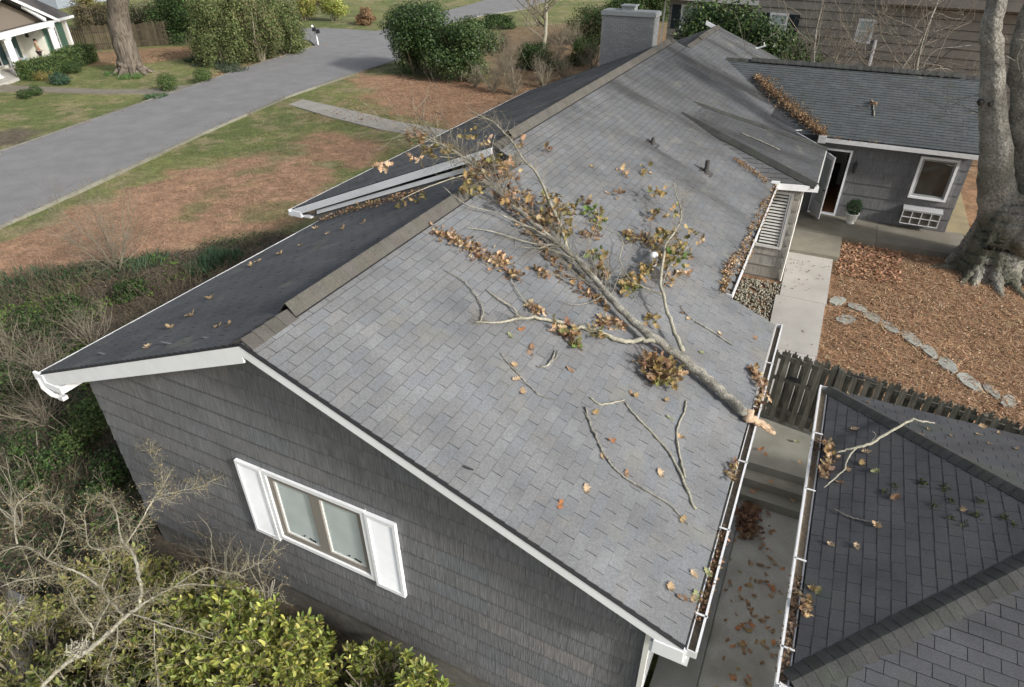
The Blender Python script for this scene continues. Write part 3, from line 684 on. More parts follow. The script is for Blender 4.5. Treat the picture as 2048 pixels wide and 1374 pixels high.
b = MB(); b.tube([(-4.95, -.02, zL-.1), (-4.95, -.03, zL-.28), (-4.86, .0, zL-.42), (-4.78, .04, zL-.46)], .05, 8); b.obox((-4.74, .06, zL-.49), (1, 0, .1), (0, 1, 0), (0, 0, 1), .14, .09, .07); b.build('downspout_elbow', m_white2, house)
b = MB(); b.box((5.0, .22, .2), (5.06, .30, zE-.28)); b.build('downspout', m_pot, house)
b = MB(); b.box((-6.36, 7.24, zL2-.16), (-5.95, 7.30, zL2-.02)); b.box((-6.3, 7.30, zL2-.16), (-5.7, 7.5, zL2-.12)); b.build('eave_return', m_white, house)

# ---- small hipped bay over the back door
bay = MB(); A = (5.5, 13.8, 4.2); A2 = (5.5, 17.2, 4.2); B = (4.35, 13.55, 4.2); B2 = (4.35, 18.95, 4.18); C1 = (1.6, 14.86, 5.325); C2 = (1.6, 16.31, 5.325)
for q in ([A, A2, C2, C1], [B, A, C1], [A2, B2, C2]): bay.slab([(x, y, z-.014) for x, y, z in q], .10)
bayo = bay.build('bay_roof', m_deck, house)
F = Field(); vE = unit((-3.9, 0, 1.125)); F.rows(A, (0, 1, 0), vE, 4.06, lambda v: v*.261, lambda v: 3.4-v*.219, .72, own=False, wd=.3)
uS = unit(np.array(A)-np.array(B)); nS = np.cross(np.array(A)-B, np.array(C1)-B); vS = unit(np.cross(nS, uS)); vS = vS if vS[2] > 0 else -vS
wS = np.linalg.norm(np.array(A)-B); cS = np.array(C1)-B; cu, cv = cS@uS, cS@vS
F.rows(B, uS, vS, cv, lambda v: cu*v/cv, lambda v: wS+(cu-wS)*v/cv, .8, own=False)
uN = unit(np.array(B2)-np.array(A2)); nN = np.cross(np.array(B2)-A2, np.array(C2)-A2); vN = unit(np.cross(nN, uN)); vN = vN if vN[2] > 0 else -vN
wN = np.linalg.norm(np.array(B2)-A2); cN = np.array(C2)-A2; du, dv = cN@uN, cN@vN
F.rows(A2, uN, vN, dv, lambda v: du*v/dv, lambda v: wN+(du-wN)*v/dv, .75, own=False)
F.build(m_shingle, bayo, 0)
caps(bayo, A, C1, hipdir(unit(vS*-1), unit(np.array(C1)-A)), hipdir(unit(-vE), unit(np.array(C1)-A)), .15, .15, m_cap_dark, .02, .04, round_=.05)
caps(bayo, A2, C2, hipdir(unit(-vE), unit(np.array(C2)-A2)), hipdir(unit(vN*-1), unit(np.array(C2)-A2)), .12, .15, m_cap_dark, .015, .04, round_=.04)
b = MB(); b.obox((4.97, 13.68, 4.12), uS, (uS[1], -uS[0], 0), (0, 0, 1), 1.2, .12, .15); b.box((4.36, 13.42, 4.06), (4.62, 13.70, 4.24)); b.build('bay_gutter', m_white2, house)
b = MB(); b.box((5.49, 13.75, 4.08), (5.53, 17.25, 4.19)); b.build('bay_fascia', m_pot, house)
b = MB(); p, q = np.array((4.42, 18.9, 4.12)), np.array((5.45, 17.3, 4.12)); b.obox((p+q)/2, unit(q-p), (.84, .54, 0), (0, 0, 1), 1.9, .12, .13); b.obox(p+(.0, -.02, .1), (.84, .54, 0), unit(q-p), (0, 0, 1), .5, .03, .03); b.build('corner_gutter', m_white2, house)
b = MB(); b.box((4.05, 14.0, .5), (5.17, 17.0, 4.06)); wb = b.build('bay_wall', m_wall, house)
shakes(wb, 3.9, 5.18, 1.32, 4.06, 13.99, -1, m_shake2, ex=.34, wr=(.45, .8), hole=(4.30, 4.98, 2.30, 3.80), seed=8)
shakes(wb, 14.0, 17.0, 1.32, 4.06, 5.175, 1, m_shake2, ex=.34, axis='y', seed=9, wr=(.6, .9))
b = MB(); b.box((3.9, 13.97, .3), (5.2, 17, 1.30)); b.build('bay_foundation', mat('taupe_foundation', (.27, .26, .23), .9, False, (6, .1)), house)
b = MB()
for q in ((4.22, 5.03, 3.80, 3.87), (4.22, 5.03, 2.23, 2.30), (4.22, 4.30, 2.30, 3.80), (4.96, 5.03, 2.30, 3.80)): b.box((q[0], 13.93, q[2]), (q[1], 14.0, q[3]))
bw = b.build('bay_window', m_pot, house)
b = MB(); b.box((4.30, 13.985, 2.30), (4.96, 13.99, 3.80)); b.build('pane', m_glass_dk, bw)
for i in range(16):
    b = MB(); z = 2.36+i*.09; b.hexa([(4.40, 13.955, z), (4.90, 13.955, z), (4.90, 13.96, z), (4.40, 13.96, z), (4.40, 13.972, z+.045), (4.90, 13.972, z+.045), (4.90, 13.978, z+.045), (4.40, 13.978, z+.045)]); b.build('blind_slat', m_pot, bw)
for x in (4.335, 4.93):
    b = MB(); b.box((x-.02, 13.95, 2.31), (x+.02, 13.98, 3.79)); b.build('sash', m_white, bw)
b = MB(); b.tube([(5.22, 13.92, 4.0), (5.22, 13.9, 3.8), (5.21, 13.93, 1.3)], .03, 6); b.build('downspout', m_pot, house)

# ---- annex wing with the open door
AZ = 5.5; AT = .36; aE = lambda y: AZ-AT*(22.9-y)
b = MB()
b.slab([(4.3, 19.0, aE(19)), (9.95, 19.0, aE(19)), (9.95, 22.9, AZ), (.9, 22.9, AZ)], .10); b.slab([(.9, 22.9, AZ), (9.95, 22.9, AZ), (9.95, 26.8, aE(19)), (2.5, 26.8, aE(19))], .10)
for v in range(len(b.v)): b.v[v] = (b.v[v][0], b.v[v][1], b.v[v][2]-.014)
an = b.build('annex_roof', m_deck, house)
F = Field(); Lx = math.hypot(3.9, 1.4); vA = unit((0, 3.9, 1.4))
F.rows((0, 19.0, aE(19)), (1, 0, 0), vA, Lx, lambda v: 4.5-3.55*v/Lx, lambda v: 9.95, 1.0, own=False, ex=.145, wd=.32)
F.rows((0, 26.8, aE(19)), (1, 0, 0), unit((0, -3.9, 1.4)), Lx, lambda v: 4-3.0*v/Lx, lambda v: 9.95, 1.0, own=False, ex=.145, wd=.32)
F.build(m_shingle_annex, an, 0)
caps(an, (1.3, 22.9, AZ), (2.2, 22.9, AZ), unit((0, -3.9, -1.4)), unit((0, 3.9, -1.4)), .16, .2, m_cap_dark, .012)
caps(an, (2.2, 22.9, AZ), (8.9, 22.9, AZ), unit((0, -3.9, -1.4)), unit((0, 3.9, -1.4)), .19, .22, m_cap_dark, .07, round_=.03)
caps(an, (8.9, 22.9, AZ), (9.95, 22.9, AZ), unit((0, -3.9, -1.4)), unit((0, 3.9, -1.4)), .16, .2, m_cap_dark, .012)
gutter(house, (5.22, 18.98, aE(19)-.01), (9.98, 18.98, aE(19)-.01), (0, -1, 0), name='annex_gutter', hangers=False, dp=.12)
b = MB(); b.box((5.18, 18.80, aE(19)-.16), (5.42, 19.02, aE(19)+.05)); b.build('gutter_end_box', m_white2, house)
dx0, dx1, dz0, dz1 = 5.45, 6.24, 1.50, 3.62
b = MB(); b.box((6.26, 19.37, 1.2), (9.55, 26.4, 4.0)); b.box((4.1, 19.37, 1.2), (5.42, 19.6, 4.0)); b.box((5.42, 19.37, 3.66), (6.26, 19.6, 4.0)); b.box((4.1, 22.6, 1.2), (6.26, 26.4, 4.0))
b.prism([(9.35, 19.4), (9.55, 19.4), (9.55, 22.9), (9.35, 22.9)], 3.9, lambda x, y: aE(y)-.12)
wa = b.build('annex_wall', m_wall, house)
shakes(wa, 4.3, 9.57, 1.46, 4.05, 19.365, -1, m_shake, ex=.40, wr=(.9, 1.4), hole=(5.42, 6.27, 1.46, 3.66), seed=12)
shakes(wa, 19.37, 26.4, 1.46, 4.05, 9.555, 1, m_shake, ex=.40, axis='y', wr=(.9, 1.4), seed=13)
b = MB()
for q in ((5.40, 5.46, 1.47, 3.68), (6.23, 6.29, 1.47, 3.68), (5.46, 6.23, 3.62, 3.68), (5.46, 6.23, 1.47, 1.51)): b.box((q[0], 19.28, q[2]), (q[1], 19.45, q[3]))
df = b.build('door_frame', m_white, house)
b = MB(); b.box((5.35, 19.6, 1.46), (6.26, 22.6, 1.50)); b.build('hall_floor', m_floor, house)
b = MB(); b.box((5.30, 19.6, 1.5), (5.34, 22.6, 3.9)); b.box((6.27, 19.61, 1.5), (6.30, 22.6, 3.9)); b.box((5.34, 22.55, 1.5), (6.27, 22.59, 3.9)); b.build('hall_wall', m_inwall, house)
b = MB(); b.box((5.34, 19.62, 3.9), (6.27, 22.6, 3.94)); b.build('hall_ceiling', m_inwall, house)
b = MB(); b.box((5.5, 22.1, 1.5), (6.1, 22.5, 2.3)); b.tube([(5.8, 22.3, 2.3), (5.8, 22.3, 2.6)], .08, 8); b.build('hall_chest', m_dark, house)
# door leaf swung outwards (hinged on the left)
ang = math.radians(62); hx, hy = 5.46, 19.27; ux = np.array([math.cos(ang), -math.sin(ang), 0]); uy = np.array([math.sin(ang), math.cos(ang), 0]); W = .76
b = MB(); up = np.array([0, 0, 1.])
def dbox(b, s0, s1, z0, z1, th=.04, m=None): c = np.array([hx, hy, 0])+ux*(s0+s1)/2+up*(z0+z1)/2; b.obox(c, ux, uy, up, s1-s0, th, z1-z0)
dbox(b, 0, .11, 1.53, 3.60); dbox(b, W-.11, W, 1.53, 3.60); dbox(b, .11, W-.11, 3.46, 3.60); dbox(b, .11, W-.11, 1.53, 1.98)
dr = b.build('door', m_white, house)
b = MB(); dbox(b, .11, W-.11, 1.98, 3.46, .012); b.build('pane', m_glass, dr)
b = MB(); b.tube([np.array([hx, hy, 2.5])+ux*(W-.05)-uy*.03, np.array([hx, hy, 2.5])+ux*(W-.05)-uy*.09], .025, 8); b.build('handle', m_black, dr)
b = MB()
for q in ((8.20, 9.26, 3.72, 3.79), (8.20, 9.26, 2.46, 2.53), (8.20, 8.27, 2.53, 3.72), (9.19, 9.26, 2.53, 3.72)): b.box((q[0], 19.22, q[2]), (q[1], 19.37, q[3]))
aw = b.build('annex_window', m_white, house)
b = MB()
for q in ((8.27, 9.19, 3.66, 3.72), (8.27, 9.19, 2.53, 2.59), (8.27, 8.33, 2.59, 3.66), (9.13, 9.19, 2.59, 3.66)): b.box((q[0], 19.26, q[2]), (q[1], 19.32, q[3]))
b.build('sash', mat('grey_sash', (.33, .35, .35), .6), aw)
b = MB(); b.box((8.33, 19.295, 2.59), (9.13, 19.300, 3.66)); b.build('pane', m_glass_dk, aw)
b = MB(); b.hexa([(8.18, 19.05, 2.10), (9.30, 19.05, 2.10), (9.30, 19.34, 2.14), (8.18, 19.34, 2.14), (8.18, 19.05, 2.13), (9.30, 19.05, 2.13), (9.30, 19.34, 2.19), (8.18, 19.34, 2.19)])
ac = b.build('wall_unit_hood', mat('grey_metal', (.42, .43, .44), .5), house)
b = MB()
for x in (8.2, 8.47, 8.74, 9.01, 9.26): b.box((x-.012, 19.06, 1.66), (x+.012, 19.085, 2.10))
for z in (1.66, 1.88, 2.09): b.box((8.2, 19.058, z-.012), (9.27, 19.082, z+.012))
b.build('wall_unit_grille', m_white2, ac)
b = MB(); b.box((8.22, 19.10, 1.68), (9.25, 19.34, 2.09)); b.build('wall_unit_case', mat('unit_case', (.12, .11, .09), .8), ac)

# ---- lantern beside the door, potted shrub
t = thing('wall_lantern', (6.46, 19.25, 3.15), 'black wall lantern beside the open white door', 'lantern')
b = MB(); b.box((6.41, 19.28, 3.05), (6.51, 19.34, 3.30)); b.tube([(6.46, 19.30, 3.28), (6.46, 19.2, 3.42), (6.46, 19.15, 3.36)], .012, 6); b.lathe((6.46, 19.15, 3.02), [(.05, 0), (.06, .02), (.075, .30), (.02, .36)], 6); b.build('body', m_black, t)
t = thing('potted_shrub', (6.78, 18.85, 1.46), 'round green boxwood in a white footed pot by the open door', 'potted plant')
b = MB(); b.lathe((6.78, 18.85, 1.462), [(.12, 0), (.13, .03), (.11, .06), (.17, .18), (.19, .30), (.21, .33), (.21, .36), (.18, .36), (.17, .31)], 20); b.build('pot', m_pot, t, True)
P = nr.normal(0, 1, (1700, 3)); P /= np.linalg.norm(P, axis=1)[:, None]; nn = P.copy(); P = P*nr.uniform(.17, .26, (1700, 1))*[1, 1, 1.05]+[6.78, 18.85, 2.03]
X, Y, Z = frames(1700, nn, .6); place(bpy.data.objects.new('foliage', scatter('foliage', t_diamond(), P, X, Y, Z, .045, tints(1700, [(.04, .09, .03), (.05, .11, .035), (.03, .07, .025)]), m_green)), t)
b = MB(); b.tube([(6.78, 18.85, 1.75), (6.78, 18.85, 2.0)], .03, 6); b.build('stem', m_twig, t)

# ---- chimney
b = MB(); b.box((-3.30, 21.72, 3.0), (-1.29, 22.38, 6.90)); ch = b.build('chimney', m_brickp, house)
b = MB(); z = 5.0; k = 0
while z < 6.86:
    x = -3.31+(k % 2)*(-.1)
    while x < -1.3:
        a, c = max(x, -3.31), min(x+.205, -1.28)
        if c-a > .02: g = rnd.gauss(1, .06); b.tint = (g, g, g); b.box((a, 21.705, z), (c-.012, 21.722, z+.062))
        x += .215
    for j in range(3):
        g = rnd.gauss(1, .06); b.tint = (g, g, g); yy = 21.72+j*.215+(k % 2)*.1; b.box((-1.292, yy, z), (-1.275, min(yy+.203, 22.38), z+.062))
    z += .075; k += 1
o = b.build('brick', m_brickp, ch); o['kind'] = 'stuff'
b = MB(); b.box((-3.35, 21.67, 6.90), (-1.24, 22.43, 7.03)); b.prism([(-3.30, 21.72), (-1.29, 21.72), (-1.29, 22.38), (-3.30, 22.38)], 7.03, 7.06); b.build('crown', m_capconc, ch)
b = MB(); b.box((-2.62, 21.86, 7.06), (-2.12, 22.26, 7.20)); b.box((-2.66, 21.82, 7.20), (-2.08, 22.30, 7.24)); b.build('flue_cap', m_capconc, ch)
# ---- plumbing vents
for (px, py, hh, r, m_, lb) in ((1412, 345, .30, .055, m_lead, 'tall dark lead plumbing vent pipe low on the pale roof slope'), (1305, 288, .16, .04, m_lead, 'short dark plumbing vent pipe higher up the pale roof slope'), (1303, 546, .30, .05, m_lead, 'white capped plumbing vent among the green leaves of the limb')):
    p = PR(px, py); t = thing('vent_pipe', p, lb, 'vent pipe'); b = MB(); b.lathe(p-np.array([0, 0, .06]), [(r, 0), (r, hh+.06), (r*.8, hh+.06)], 12); b.build('pipe', m_, t, False)
    b = MB(); nR = np.array([TS, 0, 1])*S_; b.obox(p+nR*.008, (0, 1, 0), dR, nR, .30, .34, .012); b.lathe(p-np.array([0, 0, .05]), [(r*2, 0), (r*1.15, .15)], 12); b.build('flashing', m_lead, t)
    if 'white' in lb: b = MB(); b.lathe(p+np.array([0, 0, .16]), [(.075, 0), (.078, .2), (.06, .235), (.02, .25)], 14); b.build('cap', m_white2, t, True)
# roof jack / antenna arm behind the far rake
p = PP(1515, 97, (0, 0, 6.05), (TS, 0, 1)); t = thing('antenna_arm', p, 'thin white antenna arm beyond the far rake of the roof', 'antenna')
b = MB(); b.tube([p+[-.35, 0, -.06], p+[.0, .1, .0], p+[.30, .1, .12]], .035, 6); b.tube([p+[.25, .1, .1], p+[.2, .1, .24]], .02, 5); b.build('arm', m_white2, t)

# ================================================================== GARAGE (hipped roof, lower right)
gar = thing('garage', (9, 3, .3), 'low outbuilding with a dark blue-grey hipped shingle roof at lower right', 'garage')
GX, GY0, GY1, GZ, GT = 6.52, .34, 5.92, 3.40, .29; GYM = (GY0+GY1)/2; GAX = GX+(GY1-GY0)/2; GAZ = GZ+GT*(GY1-GY0)/2; GE = 18
b = MB()
for q in ([(GX, GY0, GZ), (GX, GY1, GZ), (GAX, GYM, GAZ)], [(GX, GY0, GZ), (GAX, GYM, GAZ), (GE, GYM, GAZ), (GE, GY0, GZ)], [(GX, GY1, GZ), (GE, GY1, GZ), (GE, GYM, GAZ), (GAX, GYM, GAZ)]): b.slab([(x, y, z-.014) for x, y, z in q], .08)
gr_ = b.build('roof', m_deck, gar)
GL = (GAX-GX)*math.sqrt(1+GT*GT); F = Field(); kk = 1/math.sqrt(1+GT*GT)
F.rows((GX, 0, GZ), (0, 1, 0), unit((1, 0, GT)), GL, lambda v: GY0+v*kk, lambda v: GY1-v*kk, 1.0, ex=.15, wd=.28, hb=.007)
F.rows((0, GY0, GZ), (1, 0, 0), unit((0, 1, GT)), GL, lambda v: GX+v*kk, lambda v: GE, 1.12, ex=.15, wd=.30)
F.rows((0, GY1, GZ), (1, 0, 0), unit((0, -1, GT)), GL, lambda v: GX+v*kk, lambda v: GE, 1.0, ex=.15, wd=.30)
F.build(m_shingle_gar, gr_, 300)
sW, sS, sN = unit((-1, 0, -GT)), unit((0, -1, -GT)), unit((0, 1, -GT))
aN = unit((GAX-GX, GYM-GY0, GAZ-GZ)); aF = unit((GAX-GX, GYM-GY1, GAZ-GZ))
caps(gr_, (GX, GY0, GZ), (GAX, GYM, GAZ), hipdir(sS, aN), hipdir(sW, aN), .165, .135, m_cap_dark, .006, .06, th=.006, round_=.035)
caps(gr_, (GX, GY1, GZ), (GAX, GYM, GAZ), hipdir(sW, aF), hipdir(sN, aF), .14, .14, m_cap_dark, .010, .06, th=.006, round_=.035)
caps(gr_, (GAX, GYM, GAZ), (GE, GYM, GAZ), sS, sN, .15, .14, m_cap_dark, .012, .08)
gutter(gar, (GX-.02, GY0-.05, GZ), (GX-.02, GY1+.05, GZ), (-1, 0, 0), w=.12)
gutter(gar, (GX-.1, GY0-.02, GZ), (GE, GY0-.02, GZ), (0, -1, 0), w=.12)
b = MB(); b.box((7.02, .8, -.2), (17.6, 5.4, 3.28)); b.build('wall', m_white, gar)  # unseen wall made white to bounce light onto the walk
b = MB(); b.box((6.55, .38, 3.285), (17.9, 5.88, 3.30)); b.build('bounce_soffit', m_white, gar)  # unseen eave lining, added in white for the same bounce

# ================================================================== PICKET FENCE
fa, fb = np.array([5.52, 8.02]), np.array([13.6, 6.78]); fl = np.linalg.norm(fb-fa); fd = (fb-fa)/fl; fn = np.array([-fd[1], fd[0]])
fence = thing('picket_fence', (fa[0], fa[1], .95), 'weathered dark shadowbox picket fence with gate between the two roofs', 'fence')
def fpt(s, o, z): return np.array([fa[0]+fd[0]*s+fn[0]*o, fa[1]+fd[1]*s+fn[1]*o, z])
fd3, fn3 = np.array([*fd, 0]), np.array([*fn, 0])
for z in (1.25, 2.0, 2.52):
    for s0, s1 in ((.05, 1.28), (1.34, fl)):
        b = MB(); b.obox((fpt(s0, 0, z)+fpt(s1, 0, z))/2, fd3, fn3, (0, 0, 1), s1-s0, .04, .09); b.build('rail', m_fence, fence)
for s in (0.0, 1.31, 3.7, 6.1, 8.1):
    b = MB(); b.obox(fpt(s, 0, 1.72), fd3, fn3, (0, 0, 1), .09, .09, 1.86); b.build('post', m_fence, fence)
pk = []
for i in range(5):
    b = MB(); k = .8+.12*i; b.tint = (k, k, k*.97); hw = .052; H = 1.72+.02*(i % 3)
    pts = [(-hw, 0), (hw, 0), (hw, H-.05), (hw-.035, H-.05), (hw-.035, H), (-hw+.035, H), (-hw+.035, H-.05), (-hw, H-.05)]
    vs = [(x, -.01, z) for x, z in pts]+[(x, .01, z) for x, z in pts]; n = len(pts)
    b.add(vs, [tuple(range(n)), tuple(range(n, 2*n))[::-1]]+[(j, n+j, n+(j+1) % n, (j+1) % n) for j in range(n)]); pk.append(b.mesh('picket', m_fence))
s = .10; i = 0
while s < fl:
    for side in (-1, 1):
        o = bpy.data.objects.new('picket', pk[rnd.randrange(5)]); COL.objects.link(o); o.parent = fence
        q = fpt(s+(.105 if side > 0 else 0)+rnd.uniform(-.008, .008), side*.034, .97+rnd.uniform(-.02, .02)); 
        o.matrix_local = Matrix.Translation(Vector(q-ORG[fence.name])) @ Matrix.Rotation(math.atan2(fd[1], fd[0])+rnd.uniform(-.02, .02), 4, 'Z') @ Matrix.Rotation(rnd.uniform(-.012, .012), 4, 'Y')
    s += .21; i += 1
b = MB(); b.obox(fpt(.52, -.055, 2.12), fd3, fn3, (0, 0, 1), .16, .03, .10); b.tube([fpt(.45, -.08, 2.08), fpt(.62, -.08, 2.14)], .018, 6); b.build('gate_latch', m_black, fence)
b = MB(); b.tube([fpt(1.5, -.03, 2.62), fpt(1.7, -.05, 2.66), fpt(1.95, -.04, 2.64)], .022, 6); b.build('gate_closer', m_lead, fence)

# ================================================================== THE FALLEN LIMB
nR = np.array([TS, 0, 1])*S_
def rough(pts, rad, sub=4, amp=.012, seed=0):
    """Catmull-Rom through pts with small kinks"""
    P = [np.array(p, float) for p in pts]; r = random.Random(seed); out = []; rr = []
    Q = [2*P[0]-P[1]]+P+[2*P[-1]-P[-2]]
    for i in range(len(P)-1):
        a, b_, c, d_ = Q[i:i+4]
        for k in range(sub):
            t = k/sub; p = .5*((2*b_)+(-a+c)*t+(2*a-5*b_+4*c-d_)*t*t+(-a+3*b_-3*c+d_)*t**3)
            R = rad[i]*(1-t)+rad[i+1]*t; out.append(p+np.array([r.gauss(0, 1) for _ in range(3)])*min(amp, R*.35)); rr.append(R*(1+r.uniform(-.07, .1)))
    out.append(P[-1]); rr.append(rad[-1]); return out, rr
def twigs(b, p, d_, L, r, depth, rs, spread=.7, up=.0, tips=None, lo=None):
    """recursive fine branching written into mesh builder b"""
    n = 3 if depth > 0 else 2; pts = [p]; q = p.copy(); dd = unit(d_)
    for i in range(n):
        dd = unit(dd+rs.normal(0, .16, 3)+[0, 0, up]); q = q+dd*L/n
        if lo is not None: q[2] = max(q[2], lo(q[0], q[1]))
        pts.append(q.copy())
    b.tube(pts, [r*(1-.5*i/n) for i in range(n+1)], 4 if r > .008 else 3, cap=False)
    if depth == 0:
        if tips is not None: tips.append((q, dd)); 
        return
    for j in range(2+(rs.rand() < .6)):
        i = rs.randint(1, n+1); t = pts[i]; nd = unit(dd+rs.normal(0, spread, 3)+[0, 0, up]); twigs(b, t, nd, L*rs.uniform(.5, .8), r*.55, depth-1, rs, spread, up, tips, lo)
def px_path(spec):
    """(px, py, height above the sunny slope) or (px, py, ('y', y)) -> points"""
    return [PY(a, c, h[1]) if isinstance(h, tuple) else PR(a, c, h) for a, c, h in spec]
roof_lo = lambda x, y: (6-TS*abs(x) if y < 7.3 else H2-TS*abs(x-R2X) if x < R2X else 6-TS*x)+.02
limb = thing('fallen_limb', PR(1300, 672), 'large fallen tree limb with snapped orange end lying across the pale roof', 'tree limb')
pxr = lambda p, r: r*proj(p)[2]/FPX     # pixel radius to metres at p
def branch(spec, rads, name='branch', m=m_bark, parent=limb, n=10, sub=5, seed=0, amp=.012, sm=True):
    P = px_path(spec); R = [pxr(p, r*(.70 if name == 'branch' else .80)) for p, r in zip(P, rads)]; Q, RR = rough(P, R, sub, amp, seed)
    b = MB(); b.tube(Q, RR, n); b.build(name, m, parent, sm); return Q
main = branch([(1492, 828, .13), (1450, 790, .14), (1400, 745, .16), (1350, 705, .18), (1300, 672, .20), (1250, 625, .20), (1210, 585, .18), (1160, 525, .17), (1100, 475, .18), (1050, 432, .2), (1000, 388, .25), (960, 340, .32), (925, 312, .38), (872, 282, .45), (838, 262, .5)],
              [11.5, 12, 12, 11.5, 10.5, 9.3, 8.4, 7.5, 6.3, 5, 4, 3, 2.4, 1.7, 1.1], 'main_branch', seed=1, n=12)
Q = branch([(1548, 866, .04), (1528, 852, .09), (1505, 838, .12), (1488, 824, .13)], [4, 9, 11, 11.5], 'snapped_end', m_split, seed=2, n=14, sub=4, amp=.022)
b = MB()
for i in range(34):
    q_ = rnd.random(); p = PR(1508+30*q_+rnd.uniform(-4, 4), 838+16*q_+rnd.uniform(-6, 6), .12); dd = unit(PR(1560, 878, .0)-PR(1500, 832, .13))+np.array([rnd.gauss(0, .1) for _ in range(3)])
    g = rnd.uniform(.7, 1.25); b.tint = (g, g*.92, g*.85); b.tube([p, p+dd*rnd.uniform(.05, .17)], [.011, .002], 4)
b.build('splinter', m_split, limb)['kind'] = 'stuff'
b1 = branch([(1310, 682, .2), (1285, 680, .14), (1250, 682, .08), (1200, 666, .07), (1150, 652, .06), (1090, 637, .08), (1040, 636, .08), (1000, 645, .06), (950, 644, .05)], [7, 6.5, 6.2, 5.8, 5.2, 4.6, 4, 3.2, 1.5], m=m_lichen, seed=3)
b2 = branch([(1366, 703, .2), (1350, 665, .22), (1333, 615, .30), (1321, 565, .38), (1328, 505, .46), (1332, 488, .5), (1350, 462, .55), (1363, 430, .6), (1352, 388, .62), (1348, 365, .62)], [7, 6, 5, 4.5, 3.6, 3, 2.4, 2, 1.3, .8], m=m_lichen, seed=4)
b3 = branch([(1138, 500, .2), (1118, 450, .3), (1095, 395, .4), (1072, 345, .45), (1045, 318, .5), (1030, 290, .5), (1005, 262, .5), (985, 243, .5), (950, 226, .5)], [5, 4.6, 4, 3.4, 3, 2.4, 2, 1.5, .8], m=m_lichen, seed=5)
subs = [([(1044, 636, .08), (1020, 612, .06), (1000, 600, .05), (972, 578, .04)], [3.4, 3, 2.6, 1.6]), ([(961, 643, .05), (966, 620, .05), (950, 588, .05), (925, 560, .05), (890, 541, .04)], [2.4, 2.6, 2.2, 1.8, .9]),
        ([(1055, 610, .05), (1040, 590, .06), (1022, 560, .05), (1020, 548, .05)], [1.8, 1.6, 1.5, 1]), ([(1090, 470, .2), (1040, 446, .15), (990, 425, .12), (930, 408, .12), (885, 372, .12)], [3, 2.4, 2, 1.6, .9]),
        ([(1150, 520, .15), (1100, 498, .08), (1040, 480, .06), (980, 462, .06), (930, 455, .05)], [3, 2.4, 1.8, 1.4, .8]), ([(1045, 420, .22), (1020, 380, .3), (1000, 350, .35), (985, 300, .4), (990, 270, .4)], [2.4, 2, 1.6, 1.2, .8]),
        ([(1328, 590, .3), (1290, 575, .25), (1262, 560, .2), (1240, 520, .2), (1245, 480, .2), (1220, 460, .15), (1170, 440, .1)], [2.4, 2.2, 2, 1.8, 1.4, 1.1, .8]),
        ([(1325, 570, .35), (1335, 540, .4), (1352, 520, .45), (1380, 490, .5), (1395, 470, .5)], [1.8, 1.6, 1.4, 1.1, .7]), ([(970, 345, .3), (930, 350, .25), (880, 365, .2), (830, 385, .15), (800, 400, .1)], [2, 1.7, 1.4, 1.1, .7]),
        ([(1210, 585, .15), (1190, 600, .08), (1150, 610, .05), (1120, 600, .05)], [2, 1.6, 1.2, .8]), ([(1280, 690, .1), (1300, 720, .1), (1310, 740, .1)], [2.2, 1.8, 1.4]),
        ([(870, 285, .45), (850, 300, .4), (835, 320, .35)], [1.3, 1.1, .8]), ([(872, 282, .45), (850, 265, ('y', 8.6)), (800, 262, ('y', 8.9))], [1.4, 1.1, .7]), ([(1100, 725, .03), (1112, 715, .04), (1118, 700, .05)], [2.2, 2, 1.2]), ([(1085, 735, .03), (1100, 728, .03)], [1.2, 2])]
for i, (sp, rd) in enumerate(subs): branch(sp, rd, n=6, seed=20+i, m=m_bark if i % 2 else m_lichen, amp=.01)
rs = np.random.RandomState(6)
for q in range(40):
    k = rs.randint(26, len(main)-4); base = np.array(main[k]); dd = unit(np.array(main[k+1])-base); side = np.cross(dd, nR)*rs.choice((-1, 1)); b = MB(); g = rs.uniform(.6, 1.0); b.tint = (g, g*.97, g*.9)
    twigs(b, base, dd*rs.uniform(.5, 1.2)+side*rs.uniform(.3, 1)+nR*rs.uniform(0, .25), rs.uniform(.5, 1.1), rs.uniform(.006, .011), 2, rs, .45, 0, None, roof_lo)
    b.build('side_branch', m_bark, limb)
rs = np.random.RandomState(5); b = MB(); tips = []
for Qp, cnt, L in ((main[28:], 130, .55), (main[55:], 60, .5), (b1[15:], 30, .3), (b2[12:], 60, .42), (b3[12:], 70, .45)):
    for i in range(cnt):
        k = rs.randint(0, len(Qp)-1); dd = unit(np.array(Qp[min(k+1, len(Qp)-1)])-Qp[k])
        twigs(b, np.array(Qp[k]), dd+rs.normal(0, .8, 3), L*rs.uniform(.3, 1.1), .0045, 1, rs, .8, 0, tips, roof_lo)
tw = b.build('twigs', m_twig, limb); tw['kind'] = 'stuff'
BR = [(.33, .21, .125), (.26, .16, .095), (.42, .30, .185), (.19, .12, .078), (.30, .20, .09)]; OL = [(.28, .22, .09), (.36, .27, .12), (.20, .16, .07), (.40, .28, .13), (.22, .21, .08)]; PALE = [(.58, .44, .29), (.50, .36, .21)]; GRN = [(.13, .20, .05), (.18, .24, .07)]
